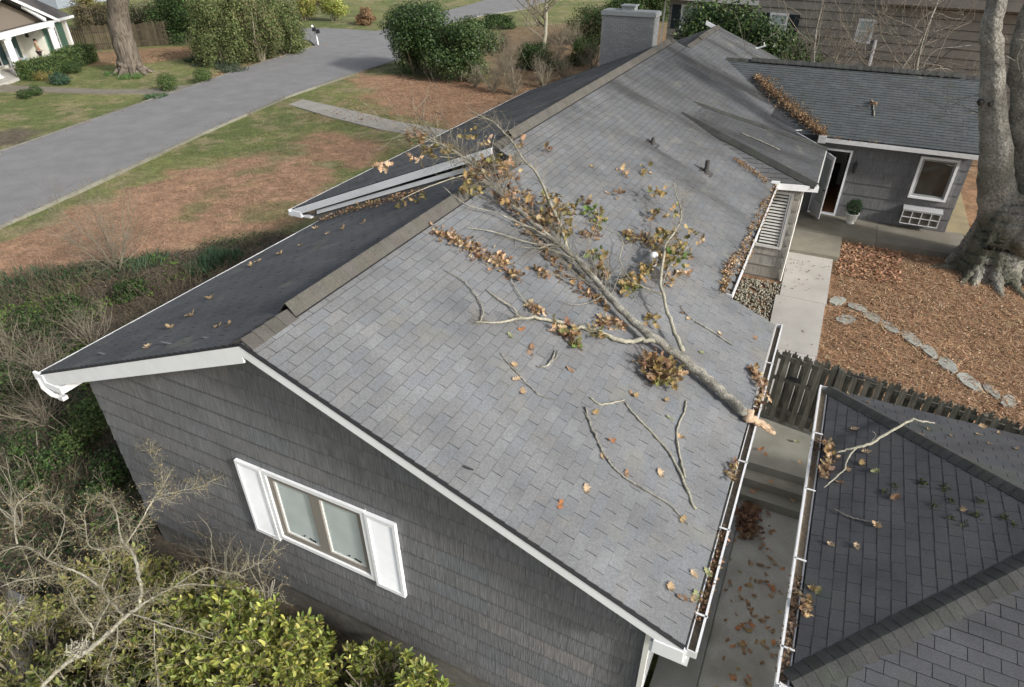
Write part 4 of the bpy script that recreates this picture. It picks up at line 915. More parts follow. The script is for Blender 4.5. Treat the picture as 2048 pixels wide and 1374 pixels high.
def cluster(c, rx, n, cols, name='leaf_cluster', parent=limb, size=.12, flat=.7, hang=0, pile=False, plane=PR, h=.0, jit=1.0):
    """leaf clump; c = pixel centre and height over its slope; rx in pixels"""
    px, py, hh = c; pts = []; n = int(n*1.7)+2; size *= 1.12
    for i in range(n):
        a = nr.rand()*2*math.pi; q = math.sqrt(nr.rand())*rx
        pts.append(plane(px+q*math.cos(a)*1.1, py+q*math.sin(a)*.8, hh*nr.uniform(.3, 1.2)+nr.uniform(.01, .07)))
    P = np.array(pts); X, Y, Z = frames(n, None, .9 if not pile else .55); parts = []
    idx = nr.randint(0, 6, n); T = tints(n, cols, .3); sz = nr.uniform(.55, 1.35, n)*size
    for k in range(6):
        m_ = idx == k
        if m_.any(): parts.append(scat(OAK[k], P[m_], X[m_], Y[m_], Z[m_], sz[m_], T[m_]))
    o = place(bpy.data.objects.new(name, joinmesh(name, parts, m_leaf)), parent); o['kind'] = 'stuff'; return o
MIX = BR+OL
for c in ((1010, 345, .35, 30, 26, BR), (965, 338, .35, 26, 20, BR), (945, 352, .3, 22, 14, MIX), (940, 378, .25, 22, 14, OL), (985, 318, .35, 18, 10, OL), (830, 272, .5, 22, 14, BR), (855, 300, .4, 16, 10, OL), (905, 300, .4, 14, 8, OL), (835, 318, .3, 10, 5, PALE), (765, 330, .1, 6, 3, PALE),
          (940, 270, .45, 14, 7, OL), (965, 282, .4, 10, 5, PALE), (1020, 395, .3, 26, 24, BR), (1100, 400, .3, 22, 18, OL), (1120, 425, .3, 30, 30, MIX), (1085, 440, .25, 26, 24, MIX), (1130, 460, .25, 20, 16, OL), (1060, 395, .3, 18, 12, BR), (1040, 285, .35, 12, 5, BR), (1095, 300, .1, 10, 4, BR),
          (1250, 345, .1, 10, 3, PALE), (1292, 335, .12, 9, 4, OL), (1235, 385, .05, 9, 4, BR), (1315, 385, .3, 16, 10, OL), (1348, 425, .5, 12, 6, OL), (1305, 428, .2, 10, 6, MIX), (1175, 400, .1, 12, 7, MIX), (1200, 435, .15, 18, 12, GRN+OL), (1182, 425, .12, 12, 6, GRN),
          (1335, 480, .45, 30, 34, OL), (1360, 510, .4, 26, 26, OL+GRN), (1325, 515, .3, 26, 24, OL), (1385, 465, .5, 10, 5, OL), (1398, 485, .4, 8, 4, PALE), (1290, 540, .25, 16, 12, OL), (1265, 560, .2, 22, 20, OL), (1260, 580, .15, 16, 12, OL+GRN), (1195, 510, .15, 16, 12, GRN+OL), (1205, 545, .12, 18, 12, MIX),
          (1345, 560, .2, 12, 7, BR), (1370, 545, .2, 10, 4, PALE), (1300, 640, .1, 12, 6, OL), (1320, 738, .15, 34, 60, BR+OL), (1305, 722, .12, 22, 26, BR), (1330, 760, .08, 18, 16, OL), (1145, 660, .08, 16, 16, OL+BR), (1150, 690, .03, 10, 8, GRN+OL), (1190, 665, .06, 14, 8, OL), (1112, 655, .05, 8, 5, PALE), (1355, 745, .05, 10, 5, PALE)):
    cluster(c[:3], c[3]*.9, c[4], c[5], size=.115)

def pile(pts, wd, n, cols, label, plane=PR, parent=None, size=.10, th=.06, tag_=True, name='leaf_pile'):
    """drift of fallen leaves along a pixel polyline"""
    seg = [math.hypot(pts[i+1][0]-pts[i][0], pts[i+1][1]-pts[i][1]) for i in range(len(pts)-1)]; tot = sum(seg); P = []
    while len(P) < n:
        s_ = nr.rand()*tot; i = 0
        while s_ > seg[i]: s_ -= seg[i]; i += 1
        t_ = s_/seg[i]; ww = (wd[i]*(1-t_)+wd[i+1]*t_) if hasattr(wd, '__len__') else wd; off = nr.normal(0, .42)
        px = pts[i][0]*(1-t_)+pts[i+1][0]*t_; py = pts[i][1]*(1-t_)+pts[i+1][1]*t_; q = nr.rand()*2*math.pi
        P.append(plane(px+off*ww*math.cos(q), py+off*ww*math.sin(q), .02+abs(nr.normal(0, 1))*th*math.exp(-2*off*off)))
    P = np.array(P); X, Y, Z = frames(n, None, .6); idx = nr.randint(0, 6, n); T = tints(n, cols, .35); sz = nr.uniform(.5, 1.25, n)*size
    parts = [scat(OAK[k] if size > .085 else CRUM[k % 4], P[idx == k], X[idx == k], Y[idx == k], Z[idx == k], sz[idx == k], T[idx == k]) for k in range(6) if (idx == k).any()]
    o = place(bpy.data.objects.new(name, joinmesh(name, parts, m_leaf)), parent)
    if parent is None: tag(o, label, 'leaf pile', kind='stuff')
    return o
pile([(868, 460), (905, 475), (945, 500), (985, 520), (1020, 532)], [14, 20, 24, 26, 22], 230, BR+PALE, 'long drift of brown oak leaves left of the fallen limb, below the ridge')
pile([(1030, 545), (1033, 560)], 14, 34, BR, 'small clump of brown leaves at the lower end of the long drift')
pile([(1062, 612), (1085, 625)], 16, 48, BR+PALE, 'brown leaf clump caught behind the thin side branch')
pile([(1070, 538), (1095, 550)], 14, 34, BR, 'loose brown leaves between two side branches of the limb')
pile([(1040, 445), (1080, 490), (1120, 540), (1170, 585), (1215, 615)], [10, 16, 20, 16, 10], 170, BR, 'brown leaves gathered along the underside of the main limb')
pile([(1195, 650), (1225, 640), (1250, 655)], 22, 80, BR+PALE, 'leaf heap in the crook between main limb and side branch')
pile([(1245, 465), (1275, 475), (1310, 490)], [16, 22, 16], 110, BR+OL, 'leaf heap near the upright branch with the green leaves')
pile([(1160, 465), (1190, 470), (1200, 478)], 12, 34, BR, 'small leaf scatter just above the main limb on the pale roof')
pile([(1030, 415), (1065, 435), (1100, 450)], 16, 90, BR, 'leaves under the crown of the limb near the ridge')
pile([(1505, 735), (1520, 765), (1528, 785), (1515, 815)], [6, 14, 14, 8], 95, BR+PALE, 'pale oak leaves hanging over the gutter beside the snapped end')
pile([(1468, 925), (1462, 945), (1460, 958)], [12, 10, 6], 26, PALE+BR, 'few big pale leaves stuck in the gutter below the limb')
pile([(1470, 318), (1500, 338), (1535, 362)], [6, 9, 8], 260, BR, 'russet leaves filling the valley beside the small hipped bay', size=.07, th=.05)
pile([(1532, 395), (1510, 440), (1490, 490), (1475, 515)], [5, 6, 8, 10], 190, BR+PALE, 'line of leaves along the upper gutter above the taupe wall', size=.075)
pile([(1470, 510), (1458, 540), (1450, 570), (1449, 585)], [14, 16, 10, 5], 240, BR+PALE, 'thick brown leaf heap where the upper gutter meets the wider roof', size=.085)
pile([(1512, 152), (1545, 180), (1580, 212), (1615, 240), (1650, 268)], [8, 26, 26, 20, 12], 2300, BR, 'deep drift of russet leaves in the valley below the annex roof', size=.08, th=.10, plane=lambda x, y, h: min((PP(x, y, (0, 19, aE(19)+h+.03), (0, -AT, 1)), PR(x, y, h+.03)), key=lambda q: np.linalg.norm(q-CAM)))
pile([(1650, 272), (1700, 282), (1760, 285)], 3, 40, BR, 'thin line of leaves at the annex gutter', size=.07, plane=lambda x, y, h: PP(x, y, (0, 19, aE(19)+h), (0, -AT, 1)))
pL2 = lambda x, y, h: PP(x, y, (0, 0, 6+h), (-TS, 0, 1))
pile([(640, 440), (700, 420), (770, 400), (850, 378)], [6, 9, 9, 8], 420, BR, 'leaves packed in the step between the two shaded roof slopes', plane=pL2, size=.08, th=.05)
pile([(790, 415), (815, 400), (850, 395)], [8, 14, 8], 50, OL, 'olive leaf sprig lying on the shaded slope', plane=pL2, size=.10, th=.12)
pile([(1650, 880), (1660, 905), (1648, 950)], [10, 16, 8], 110, BR+PALE, 'brown leaf heap in the garage gutter by the thin bare branch', plane=PG, size=.10)
pile([(1612, 1190), (1606, 1225)], [8, 7], 22, BR, 'rusty leaves stuck in the garage gutter lower down', plane=PG, size=.10)
# gutters half full of rotting leaves
def gutter_fill(p, q, n, w, nm, lb, cols=BR, sz=.06):
    p, q = np.array(p, float), np.array(q, float); T_ = nr.rand(n, 1); P = p+(q-p)*T_+np.c_[nr.uniform(-w/2, w/2, n), np.zeros(n), nr.uniform(0, .035, n)]
    keep = vnoise(P[:, 0]*0, P[:, 1], 1.3, 9, 2) > .42; P = P[keep]; n = len(P); X, Y, Z = frames(n, None, .5)
    o = place(bpy.data.objects.new(nm, scatter(nm, CRUM[1], P, X, Y, Z, nr.uniform(.6, 1.2, n)*sz, tints(n, cols, .4), m_leaf)), None); tag(o, lb, 'leaf litter', kind='stuff')
gutter_fill((5.51, 0, zE-.05), (5.51, 6.9, zE-.05), 1500, .08, 'gutter_leaves', 'rotting leaves lying in the right gutter of the pale roof')
gutter_fill((GX-.08, .4, GZ-.05), (GX-.08, 5.9, GZ-.05), 1300, .09, 'gutter_leaves', 'rotting leaves lying in the garage gutter', [(.25, .17, .11), (.18, .14, .11), (.30, .22, .15)])
gutter_fill((4.54, 7.1, z2-.05), (4.54, 13.4, z2-.05), 900, .10, 'gutter_leaves', 'brown leaves filling the upper gutter above the taupe wall', BR+PALE, .075)

# loose leaves: every one its own object
lm = [np_mesh('loose_leaf', OAK[k][0]*[1, 1, 1], OAK[k][1], m_leaf, np.tile(np.array(c), (len(OAK[k][0]), 1))) for k, c in zip((0, 1, 2, 3, 4, 5, 1, 3), (BR[0], BR[1], PALE[0], BR[2], OL[3], PALE[1], (.30, .32, .16), (.45, .2, .09)))]
def loose(px, py, plane, n, sz, label, group, k=None):
    p = plane(px, py, .012); o = bpy.data.objects.new('fallen_leaf', lm[rnd.randrange(8) if k is None else k]); COL.objects.link(o)
    n = Vector(n).normalized(); q = n.to_track_quat('Z', 'Y'); o.rotation_mode = 'QUATERNION'; o.rotation_quaternion = q @ Matrix.Rotation(rnd.uniform(0, 6.28), 4, 'Z').to_quaternion() @ Matrix.Rotation(rnd.uniform(-.25, .25), 4, 'X').to_quaternion()
    o.location = p; o.scale = [sz*rnd.uniform(.85, 1.2)]*3; tag(o, label, 'leaf', group)
for (x, y) in ((1325, 958), (1175, 990), (1117, 1020), (1185, 832), (1207, 905), (1253, 955), (1040, 757), (1045, 775), (1036, 732), (1055, 700), (1260, 780), (1275, 788), (1336, 798), (1347, 842), (1350, 870), (1240, 345), (1222, 390), (1160, 550), (1035, 660), (1015, 665), (1062, 703), (1370, 626), (1372, 640), (1445, 672), (1512, 672), (1407, 1135), (1380, 1140), (1376, 1200), (1392, 1205), (1340, 1165), (1300, 345), (1180, 330), (1232, 880), (1408, 705), (1388, 1190), (1150, 745), (1360, 1048)):
    loose(x, y, PR, (TS, 0, 1), .13, 'single brown oak leaf lying loose on the pale roof slope', 'loose leaves on the pale roof')
for (x, y, k) in ((1712, 1087, 2), (1765, 1058, 5), (1722, 905, 2), (1725, 935, 4), (1692, 935, 3), (1690, 965, 0), (1760, 940, 6), (1925, 1013, 3), (1632, 1190, 6), (1615, 1175, 4), (1960, 850, 5), (1700, 860, 2), (1780, 1000, 1), (1655, 1085, 2)):
    loose(x, y, PG, (-.29, 0, 1), .13, 'single pale oak leaf lying loose on the dark garage roof', 'loose leaves on the garage roof', k)
for (x, y) in ((1835, 868), (1862, 862), (1905, 872), (1950, 868), (1985, 890), (2030, 900), (1700, 790), (1740, 805), (2000, 870)):
    loose(x, y, lambda a, c, h: PP(a, c, (0, GY1, GZ+h), (0, .29, 1)), (0, .29, 1), .08, 'small pale leaf on the far slope of the garage roof', 'leaves on the far garage slope', 5)
for (x, y) in ((300, 692), (432, 592), (428, 655), (370, 637), (500, 535), (525, 520), (555, 510), (350, 655), (450, 655), (595, 492), (650, 470), (640, 455), (680, 462), (720, 450)):
    loose(x, y, pL2, (-TS, 0, 1), .16, 'single tan leaf on the dark shaded roof slope', 'leaves on the shaded slope', rnd.choice((2, 5, 3)))
for (x, y) in ((1530, 905), (1540, 960), (1600, 885), (1510, 975), (1595, 965), (1592, 1003), (1500, 980), (1585, 990), (1600, 930), (1515, 900)):
    loose(x, y, lambda a, c, h: PZ(a, c, .93+h if c < 935 else (.75 if c < 975 else .56)), (0, 0, 1), .12, 'damp brown leaf on the concrete steps between the houses', 'leaves on the concrete steps')
random.seed(4)
for i in range(110):
    y = rnd.uniform(1.0, 5.0); x = 6.3+rnd.gauss(0, .27); x = min(max(x, 5.75), 6.95)
    o = bpy.data.objects.new('fallen_leaf', lm[rnd.choice((0, 1, 1, 7, 4, 0))]); COL.objects.link(o); o.location = (x, y, .345+rnd.uniform(0, .02)); o.rotation_euler = (rnd.uniform(-.3, .3), rnd.uniform(-.3, .3), rnd.uniform(0, 6.3)); o.scale = [rnd.uniform(.08, .15)]*3
    tag(o, 'curled brown oak leaf on the narrow concrete walk between the houses', 'leaf', 'leaves scattered on the lower walk')
pile([(1505, 1015), (1490, 1040), (1500, 1065)], [26, 36, 26], 420, [(.24, .13, .08), (.19, .11, .08), (.28, .17, .1)], 'big heap of curled brown leaves at the foot of the concrete steps', plane=lambda x, y, h: PZ(x, y, .35+h), size=.12, th=.07)
# detached sticks
def stick(specs, label, plane=PR, m=m_bark, parent=None, pos=None):
    P0 = plane(*specs[0][0][0][:2], .02); t = thing('broken_stick', P0, label, 'stick'); sd = 50
    for i, (pts, rd) in enumerate(specs):
        P = [plane(x, y, .03) for x, y in pts]; Q, R = rough(P, [pxr(p, r) for p, r in zip(P, rd)], 5, .014, sd+i+int(P0[0]*100)); b = MB(); b.tube(Q, R, 6); b.build('stem' if i == 0 else 'side_twig', m, t, True)
stick([([(1170, 815), (1182, 850), (1195, 880), (1208, 908), (1228, 935), (1255, 958), (1300, 985), (1340, 1010), (1378, 1050)], [2.6, 2.8, 2.8, 2.6, 2.2, 1.8, 1.6, 1.5, .9]), ([(1178, 840), (1172, 830), (1168, 822)], [1.6, 1.2, .8])], 'long thin bare stick below the limb, the left one of the loose sticks')
stick([([(1250, 805), (1268, 828), (1298, 858), (1330, 893), (1350, 925), (1372, 975), (1392, 1018)], [1.8, 2, 2.4, 2.6, 3, 3.2, 3.4]), ([(1372, 800), (1370, 820), (1357, 850), (1354, 870), (1360, 915), (1370, 955)], [1.3, 1.6, 2, 2.2, 2.3, 2.5])], 'forked grey stick on the lower pale roof, right of the thin stick', m=m_lichen)
stick([([(1180, 795), (1200, 808), (1225, 806), (1250, 800)], [1.4, 2, 1.8, 1])], 'short curved twig above the forked stick', m=m_lichen)
stick([([(1000, 706), (1020, 730), (1045, 757), (1062, 775), (1080, 790), (1112, 800)], [.9, 1.1, 1.3, 1.3, 1.1, .7])], 'thin bent twig left of the limb on the open shingles')
stick([([(1073, 733), (1092, 732), (1105, 718), (1110, 700)], [1.2, 2.2, 2.4, 1.2])], 'small dark hooked twig under the side branch')
stick([([(1360, 612), (1380, 635), (1420, 660), (1465, 690)], [.9, 1.3, 1.6, 1.2])], 'thin twig between the upright branch and the right gutter')
stick([([(1480, 265), (1520, 282), (1560, 300)], [1, 1.3, 1])], 'thin twig lying on the small hipped bay roof', plane=lambda x, y, h: PP(x, y, (5.5, 0, 4.2+h), (.289, 0, 1)))
stick([([(1870, 846), (1845, 843), (1822, 840), (1795, 855), (1765, 872), (1735, 890), (1700, 898), (1672, 905)], [1.4, 2, 2.4, 2.8, 3, 3, 2.6, 1.6]), ([(1712, 896), (1695, 918), (1688, 940), (1665, 960), (1648, 975)], [1.8, 1.6, 1.5, 1.3, .9]), ([(1740, 885), (1752, 872), (1745, 862)], [1.3, 1.1, .7])], 'crooked pale bare branch draped over the garage hip', plane=lambda x, y, h: PG(x, y, .10+h) if x < 1800 else PP(x, y, (0, GY1, GZ+.12+h), (0, .29, 1)), m=m_lichen)
stick([([(1670, 1018), (1695, 1032), (1725, 1040), (1758, 1045)], [1, 1.3, 1.3, 1])], 'short thin twig in the middle of the dark garage slope', plane=PG)
stick([([(1748, 232), (1747, 215), (1745, 200)], [1.4, 1.2, 1])], 'small leafy sprig lying on the annex roof', plane=lambda x, y, h: PP(x, y, (0, 19, aE(19)+h), (0, -AT, 1)), m=m_lichen)
pile([(1745, 205), (1752, 208)], 8, 16, BR, 'tuft of leaves on the sprig in the middle of the annex roof', plane=lambda x, y, h: PP(x, y, (0, 19, aE(19)+h), (0, -AT, 1)), size=.11, th=.1)
# moss tufts between garage shingles
P = []
for (x, y, n) in ((1845, 965, 60), (1890, 975, 40), (1790, 970, 22), (1770, 985, 20), (1905, 1000, 22), (1960, 1002, 30), (1955, 1030, 40), (1900, 1035, 20), (2010, 1035, 30), (2030, 1050, 16), (1870, 1010, 20), (1930, 1050, 20)):
    for i in range(n): P.append(PG(x+nr.normal(0, 5), y+nr.normal(0, 3.5), .012))
P = np.array(P); X, Y, Z = frames(len(P), None, .8); tag(place(bpy.data.objects.new('moss', scatter('moss', t_diamond(), P, X, Y, Z, .035, tints(len(P), [(.06, .08, .02), (.04, .055, .02)]), m_matte)), None), 'dark green moss tufts growing between the garage shingles', 'moss', kind='stuff')

# ================================================================== VEGETATION
def gz(x, y): return float(zt(x, y))
def foliage(name, lumps, n, size, cols, m, parent, tm=None, shell=.55, rs=nr, up=.3, var=.3):
    """leaves in lumps = [(cx,cy,cz,rx,ry,rz)]"""
    vol = np.array([l[3]*l[4]+l[4]*l[5] for l in lumps]); idx = rs.choice(len(lumps), n, p=vol/vol.sum()); Lm = np.array(lumps)[idx]
    D = rs.normal(0, 1, (n, 3)); D /= np.linalg.norm(D, axis=1)[:, None]; q = rs.uniform(shell, 1.08, (n, 1))
    P = Lm[:, :3]+D*q*Lm[:, 3:6]; keep = P[:, 2] > zt(P[:, 0], P[:, 1])+.02; P, D, q, idx = P[keep], D[keep], q[keep], idx[keep]; n = len(P)
    X, Y, Z = frames(n, D+[0, 0, up], .55, rs); T = tints(n, cols, var, rs)*(1+.18*np.sin(idx*2.3))[:, None]
    return place(bpy.data.objects.new(name, scatter(name, tm or t_diamond(), P, X, Y, Z, rs.uniform(.6, 1.25, n)*size, T, m)), parent)
def lump_set(c, rx, ry, h, k, rs, z0=None):
    z0 = gz(c[0], c[1]) if z0 is None else z0; out = []
    for i in range(k):
        a = rs.uniform(0, 6.28); q = math.sqrt(rs.rand())*.72; zz = rs.uniform(.12, .80); s_ = 1-.45*max(0, zz-.45)
        out.append((c[0]+math.cos(a)*q*rx*s_, c[1]+math.sin(a)*q*ry*s_, z0+zz*h, rx*rs.uniform(.28, .45), ry*rs.uniform(.28, .45), h*rs.uniform(.16, .26)))
    return out
DKG = [(.035, .065, .02), (.05, .09, .025), (.025, .05, .018), (.07, .12, .035)]
MDG = [(.07, .12, .035), (.10, .15, .045), (.05, .09, .03), (.13, .17, .06)]
YLG = [(.34, .36, .08), (.26, .31, .07), (.44, .44, .13), (.16, .21, .05)]
def bush(c, rx, ry, h, n, size, cols, label, cat='shrub', group=None, lumps=14, seed=0, stems=8, shell=.5, m=None, tw_=True):
    rs = np.random.RandomState(seed+100); z0 = gz(*c); t = thing('shrub', (c[0], c[1], z0), label, cat, group)
    foliage('foliage', ([(c[0], c[1], z0+h*.5, rx, ry, h*.52)] if lumps <= 10 else lump_set(c, rx, ry, h, lumps, rs)), n, size, cols, m or m_matte, t, shell=shell, rs=rs)
    b = MB()
    for i in range(stems):
        a = rs.uniform(0, 6.28); q = rs.uniform(.1, .6); e = np.array([c[0]+math.cos(a)*rx*q, c[1]+math.sin(a)*ry*q, z0+h*rs.uniform(.6, .95)]); s0 = np.array([c[0]+math.cos(a)*rx*q*.3, c[1]+math.sin(a)*ry*q*.3, z0])
        Q, R = rough([s0, (s0+e)/2+rs.normal(0, .06*h, 3)*[1, 1, 0], e], [.035*h/2, .025*h/2, .006], 3, .02, seed+i); b.tube(Q, R, 5)
    b.build('stems', m_twig, t); return t
def baretree(base, top_dir, h, r, label, cat='tree', group=None, seed=0, depth=3, n0=9, spread=.6, m=None, mt=None, lean=.0, first=.25, sname='bare_tree', up=.12, Lf=.42, multi=1):
    rs = np.random.RandomState(seed+300); base = np.array(base, float); t = thing(sname, base, label, cat, group); tw_b = MB(); b = MB()
    for q in range(multi):
        dd = unit(np.array(top_dir, float)+(rs.normal(0, .35, 3)*[1, 1, 0] if multi > 1 else 0)); hh = h*(1 if q == 0 else rs.uniform(.7, 1))
        pts = [base+[0, 0, -.05], base+dd*hh*.3+rs.normal(0, .02*h, 3), base+dd*hh*.65+rs.normal(0, .04*h, 3), base+dd*hh+rs.normal(0, .05*h, 3)]
        Q, R = rough(pts, [r*1.15, r*.8, r*.45, r*.1], 5, r*.15, seed+q); b.tube(Q, R, 8)
        for i in range(n0):
            k = int(len(Q)*(first+(1-first)*(i+rs.rand())/n0)); k = min(k, len(Q)-1); az = rs.uniform(0, 6.28); nd = np.array([math.cos(az), math.sin(az), rs.uniform(.2, .9)])
            twigs(tw_b, np.array(Q[k]), nd, hh*Lf*rs.uniform(.5, 1)*(1-.45*k/len(Q)), R[k]*.5, depth, rs, spread, up)
    b.build('trunk', m or m_lichen, t, True); tw_b.build('twigs', mt or m_twig, t)['kind'] = 'stuff'; return t
def G2(px, py, z=.48): p = PZ(px, py, z); return (p[0], p[1])

# -- clipped and loose shrubs on the neighbour's side
bush(G2(338, 182), .62, .62, 1.15, 2600, .085, MDG, 'round clipped boxwood ball at the kerb where the brown path meets the street', seed=1, lumps=10)
bush(G2(408, 164), .60, .60, .98, 2200, .085, MDG, 'small leafy boxwood beside the street edge, nearer the tall hedge', seed=2, lumps=9)
bush(G2(52, 196), .5, .5, .55, 900, .09, DKG, 'low round blue-green plant left of the pair beside the brown path', seed=3, lumps=6)
bush(G2(74, 190), .42, .42, .6, 800, .09, DKG, 'low round dark plant right of the pair beside the brown path', seed=4, lumps=6)
bush(G2(148, 146), .62, .62, .85, 1300, .09, DKG, 'small dark rounded shrub in front of the square clipped hedge', seed=5, lumps=7)
bush(G2(122, 168), .85, .6, .75, 1300, .12, [(.04, .08, .05), (.05, .10, .06)], 'clump of blue-green grassy leaves before the porch hedge', seed=6, lumps=8)
bush(G2(90, 160), .9, .6, .6, 1100, .09, [(.22, .18, .06), (.16, .15, .05)], 'low golden brown shrub between porch hedge and grass clump', seed=7, lumps=7)
def boxhedge(p0, p1, wd, h, label, n=4200, seed=0, cols=MDG):
    rs = np.random.RandomState(seed); p0, p1 = np.array(p0), np.array(p1); L = np.linalg.norm(p1-p0); a = (p1-p0)/L; c = np.array([-a[1], a[0]]); z0 = gz(*p0)
    t = thing('hedge', (*((p0+p1)/2), z0), label, 'hedge'); U = rs.uniform(-.5, .5, (n, 3)); ax = rs.randint(0, 3, n); sg = np.where(rs.rand(n) < .5, -.5, .5); U[np.arange(n), ax] = sg; U[:, 2] = np.abs(U[:, 2]) if False else U[:, 2]
    Nn = np.zeros((n, 3)); Nn[np.arange(n), ax] = sg*2; P = np.zeros((n, 3)); P[:, :2] = (p0+p1)/2+U[:, :1]*L*a+U[:, 1:2]*wd*c; P[:, 2] = z0+h*(U[:, 2]+.5); P += rs.normal(0, .035, P.shape)
    Wn = np.c_[Nn[:, :1]*a[0]+Nn[:, 1:2]*c[0], Nn[:, :1]*a[1]+Nn[:, 1:2]*c[1], Nn[:, 2:]]; X, Y, Z = frames(n, Wn, .6, rs)
    place(bpy.data.objects.new('foliage', scatter('foliage', t_diamond(), P, X, Y, Z, .12, tints(n, cols, .3, rs), m_matte)), t)
    b = MB(); b.obox((*((p0+p1)/2), z0+h/2), (*a, 0), (*c, 0), (0, 0, 1), L*.9, wd*.82, h*.92); b.build('core', mat('hedge_core', (.02, .03, .012), .95, False, (5, .3)), t)
boxhedge(G2(52, 160), G2(130, 142), 1.3, 1.15, 'low clipped green hedge in front of the white porch', seed=1)
boxhedge(G2(132, 138), G2(180, 122), 1.5, 1.25, 'square clipped green hedge at the right corner of the porch', seed=2)
t = thing('daffodil_clump', (*G2(312, 196), .47), 'low clump of green strap leaves beside the clipped ball at the kerb', 'plant'); rs = np.random.RandomState(3)
def strap(c, rad, n, L, cols, parent, name='blades', m=None, lay=.5, rs=rs):
    a = rs.uniform(0, 6.28, n); q = np.sqrt(rs.rand(n))*rad; P = np.c_[c[0]+np.cos(a)*q, c[1]+np.sin(a)*q, np.zeros(n)]; P[:, 2] = zt(P[:, 0], P[:, 1])+.01
    D = np.c_[np.cos(a)*lay+rs.normal(0, .35, n), np.sin(a)*lay+rs.normal(0, .35, n), np.ones(n)]; D /= np.linalg.norm(D, axis=1)[:, None]; S = np.cross(D, rs.normal(0, 1, (n, 3))); S /= np.linalg.norm(S, axis=1)[:, None]
    V0 = (np.array([(0, -.05, 0), (0, .05, 0), (.55, .045, 0), (.55, -.045, 0), (1, 0, -.22)]), np.array([(0, 1, 2), (0, 2, 3), (3, 2, 4)]))
    o = place(bpy.data.objects.new(name, scatter(name, V0, P, D, S, np.cross(D, S), rs.uniform(.7, 1.2, n)*L, tints(n, cols, .3, rs), m or m_matte)), parent); o['kind'] = 'stuff'; return o
strap(G2(312, 196), .6, 260, .32, [(.08, .14, .06), (.05, .10, .05)], t)
t = thing('liriope_bed', (*G2(500, 148), .47), 'dark grassy border plants at the foot of the tall hedge', 'plants'); 
for (x, y) in ((395, 122), (410, 130), (425, 118), (440, 128), (455, 135), (470, 143)): strap(G2(x, y), .9, 240, .38, [(.05, .075, .045), (.07, .09, .06)], t)
for (x, y, lb) in ((235, 148, 'left'), (262, 155, 'right')):
    t = thing('bulb_leaves', (*G2(x, y), .47), 'tuft of spring bulb leaves at the foot of the leaning oak trunk, the %s one' % lb, 'plant'); strap(G2(x, y), .8, 260, .3, [(.09, .17, .05)], t)
# -- tall hedge of conifers along the street
for i, (px, py, rx, h, cols, lb) in enumerate(((455, 128, 2.1, 5.2, MDG, 'tall loose green conifer at the left end of the street hedge'), (520, 122, 1.9, 5.0, MDG+[(.16, .13, .07)], 'tall green and rusty conifer in the middle of the street hedge'), (575, 108, 1.8, 4.6, MDG, 'tall green conifer at the right end of the street hedge by the mailbox'))):
    bush(G2(px, py), rx*1.2, rx*1.15, h*1.05, 22000, .15, [(.11, .15, .05), (.15, .18, .07), (.07, .10, .035), (.19, .20, .09)]+cols[4:], lb, 'conifer', seed=20+i, lumps=30, stems=12, shell=.25)
bush(G2(370, 85), 3.6, 2.2, 4.6, 14000, .18, DKG, 'wide dark evergreen mass behind the lawn, left of the street hedge', seed=25, lumps=30, shell=.3)
bush(G2(300, 78), 2.6, 2.0, 3.4, 7000, .16, [(.07, .08, .04), (.11, .09, .055), (.05, .06, .03)], 'brown vine-covered thicket between oak trunk and dark evergreen', seed=26, lumps=20, shell=.3)
bush(G2(195, 60), 4.0, 1.5, 2.6, 8000, .16, [(.10, .09, .05), (.15, .12, .07), (.07, .07, .04)], 'tangled brown brush growing over the far brown fence', seed=27, lumps=22, shell=.3)
bush((-70, 47), 2.5, 2, 3.5, 5000, .2, [(.22, .20, .05), (.14, .13, .05)], 'yellow-green shrub behind the cottage roof', seed=28, lumps=16)
# -- laurels and thicket by the drive
bush(G2(842, 148), 3.3, 2.6, 4.9, 34000, .15, DKG+[(.06, .12, .03)], 'large dense dark green laurel at the bend of the street', seed=30, lumps=30, shell=.45, m=m_green)
bush(G2(925, 160), 3.0, 2.2, 4.0, 24000, .15, MDG+DKG, 'second laurel with lighter yellow-green top, right of the large one', seed=31, lumps=24, shell=.45, m=m_green)
bush(G2(1165, 130), 1.6, 1.4, 2.1, 8000, .13, MDG, 'bright ivy-green bush just left of the chimney', seed=32, lumps=14)
bush(G2(1075, 140), 2.4, 1.6, 1.8, 8000, .13, DKG, 'low dark green bush behind the bare twiggy shrubs', seed=33, lumps=14)
bush(G2(985, 55), 2.6, 1.6, 1.4, 5000, .16, DKG, 'low dark shrub on the far lawn behind the second laurel', seed=34, lumps=12)
bush((-14.5, 55), 3.4, 2.4, 3.4, 12000, .18, DKG+[(.12, .10, .06)], 'vine-covered dark evergreen behind the chimney', seed=35, lumps=24, shell=.3)
bush((-15.5, 70), 4.5, 2.4, 3.2, 9000, .22, DKG, 'distant dark evergreen at the top of the view above the chimney', seed=36, lumps=20)
for i, (px, py, h, mu) in enumerate(((985, 185, 2.1, 9), (1030, 190, 2.3, 9), (1085, 175, 2.2, 9), (1130, 165, 2.0, 8), (950, 175, 1.6, 6))):
    baretree((*G2(px, py), .45), (rnd.uniform(-.2, .2), 0, 1), h, .035, ('twiggy leafless brown shrub near the laurel, the %s from the left' % ['second', 'third', 'fourth', 'fifth', 'first'][i]), 'shrub', 'bare shrubs left of the chimney', seed=40+i, depth=2, n0=9, multi=mu, sname='bare_shrub', m=m_twig, Lf=.5, first=.1)
baretree((*G2(1085, 108), .5), (.0, 0, 1), 8.5, .17, 'pale bare tree standing behind the thicket left of the chimney', seed=50, depth=3, n0=22, spread=.6, first=.15)
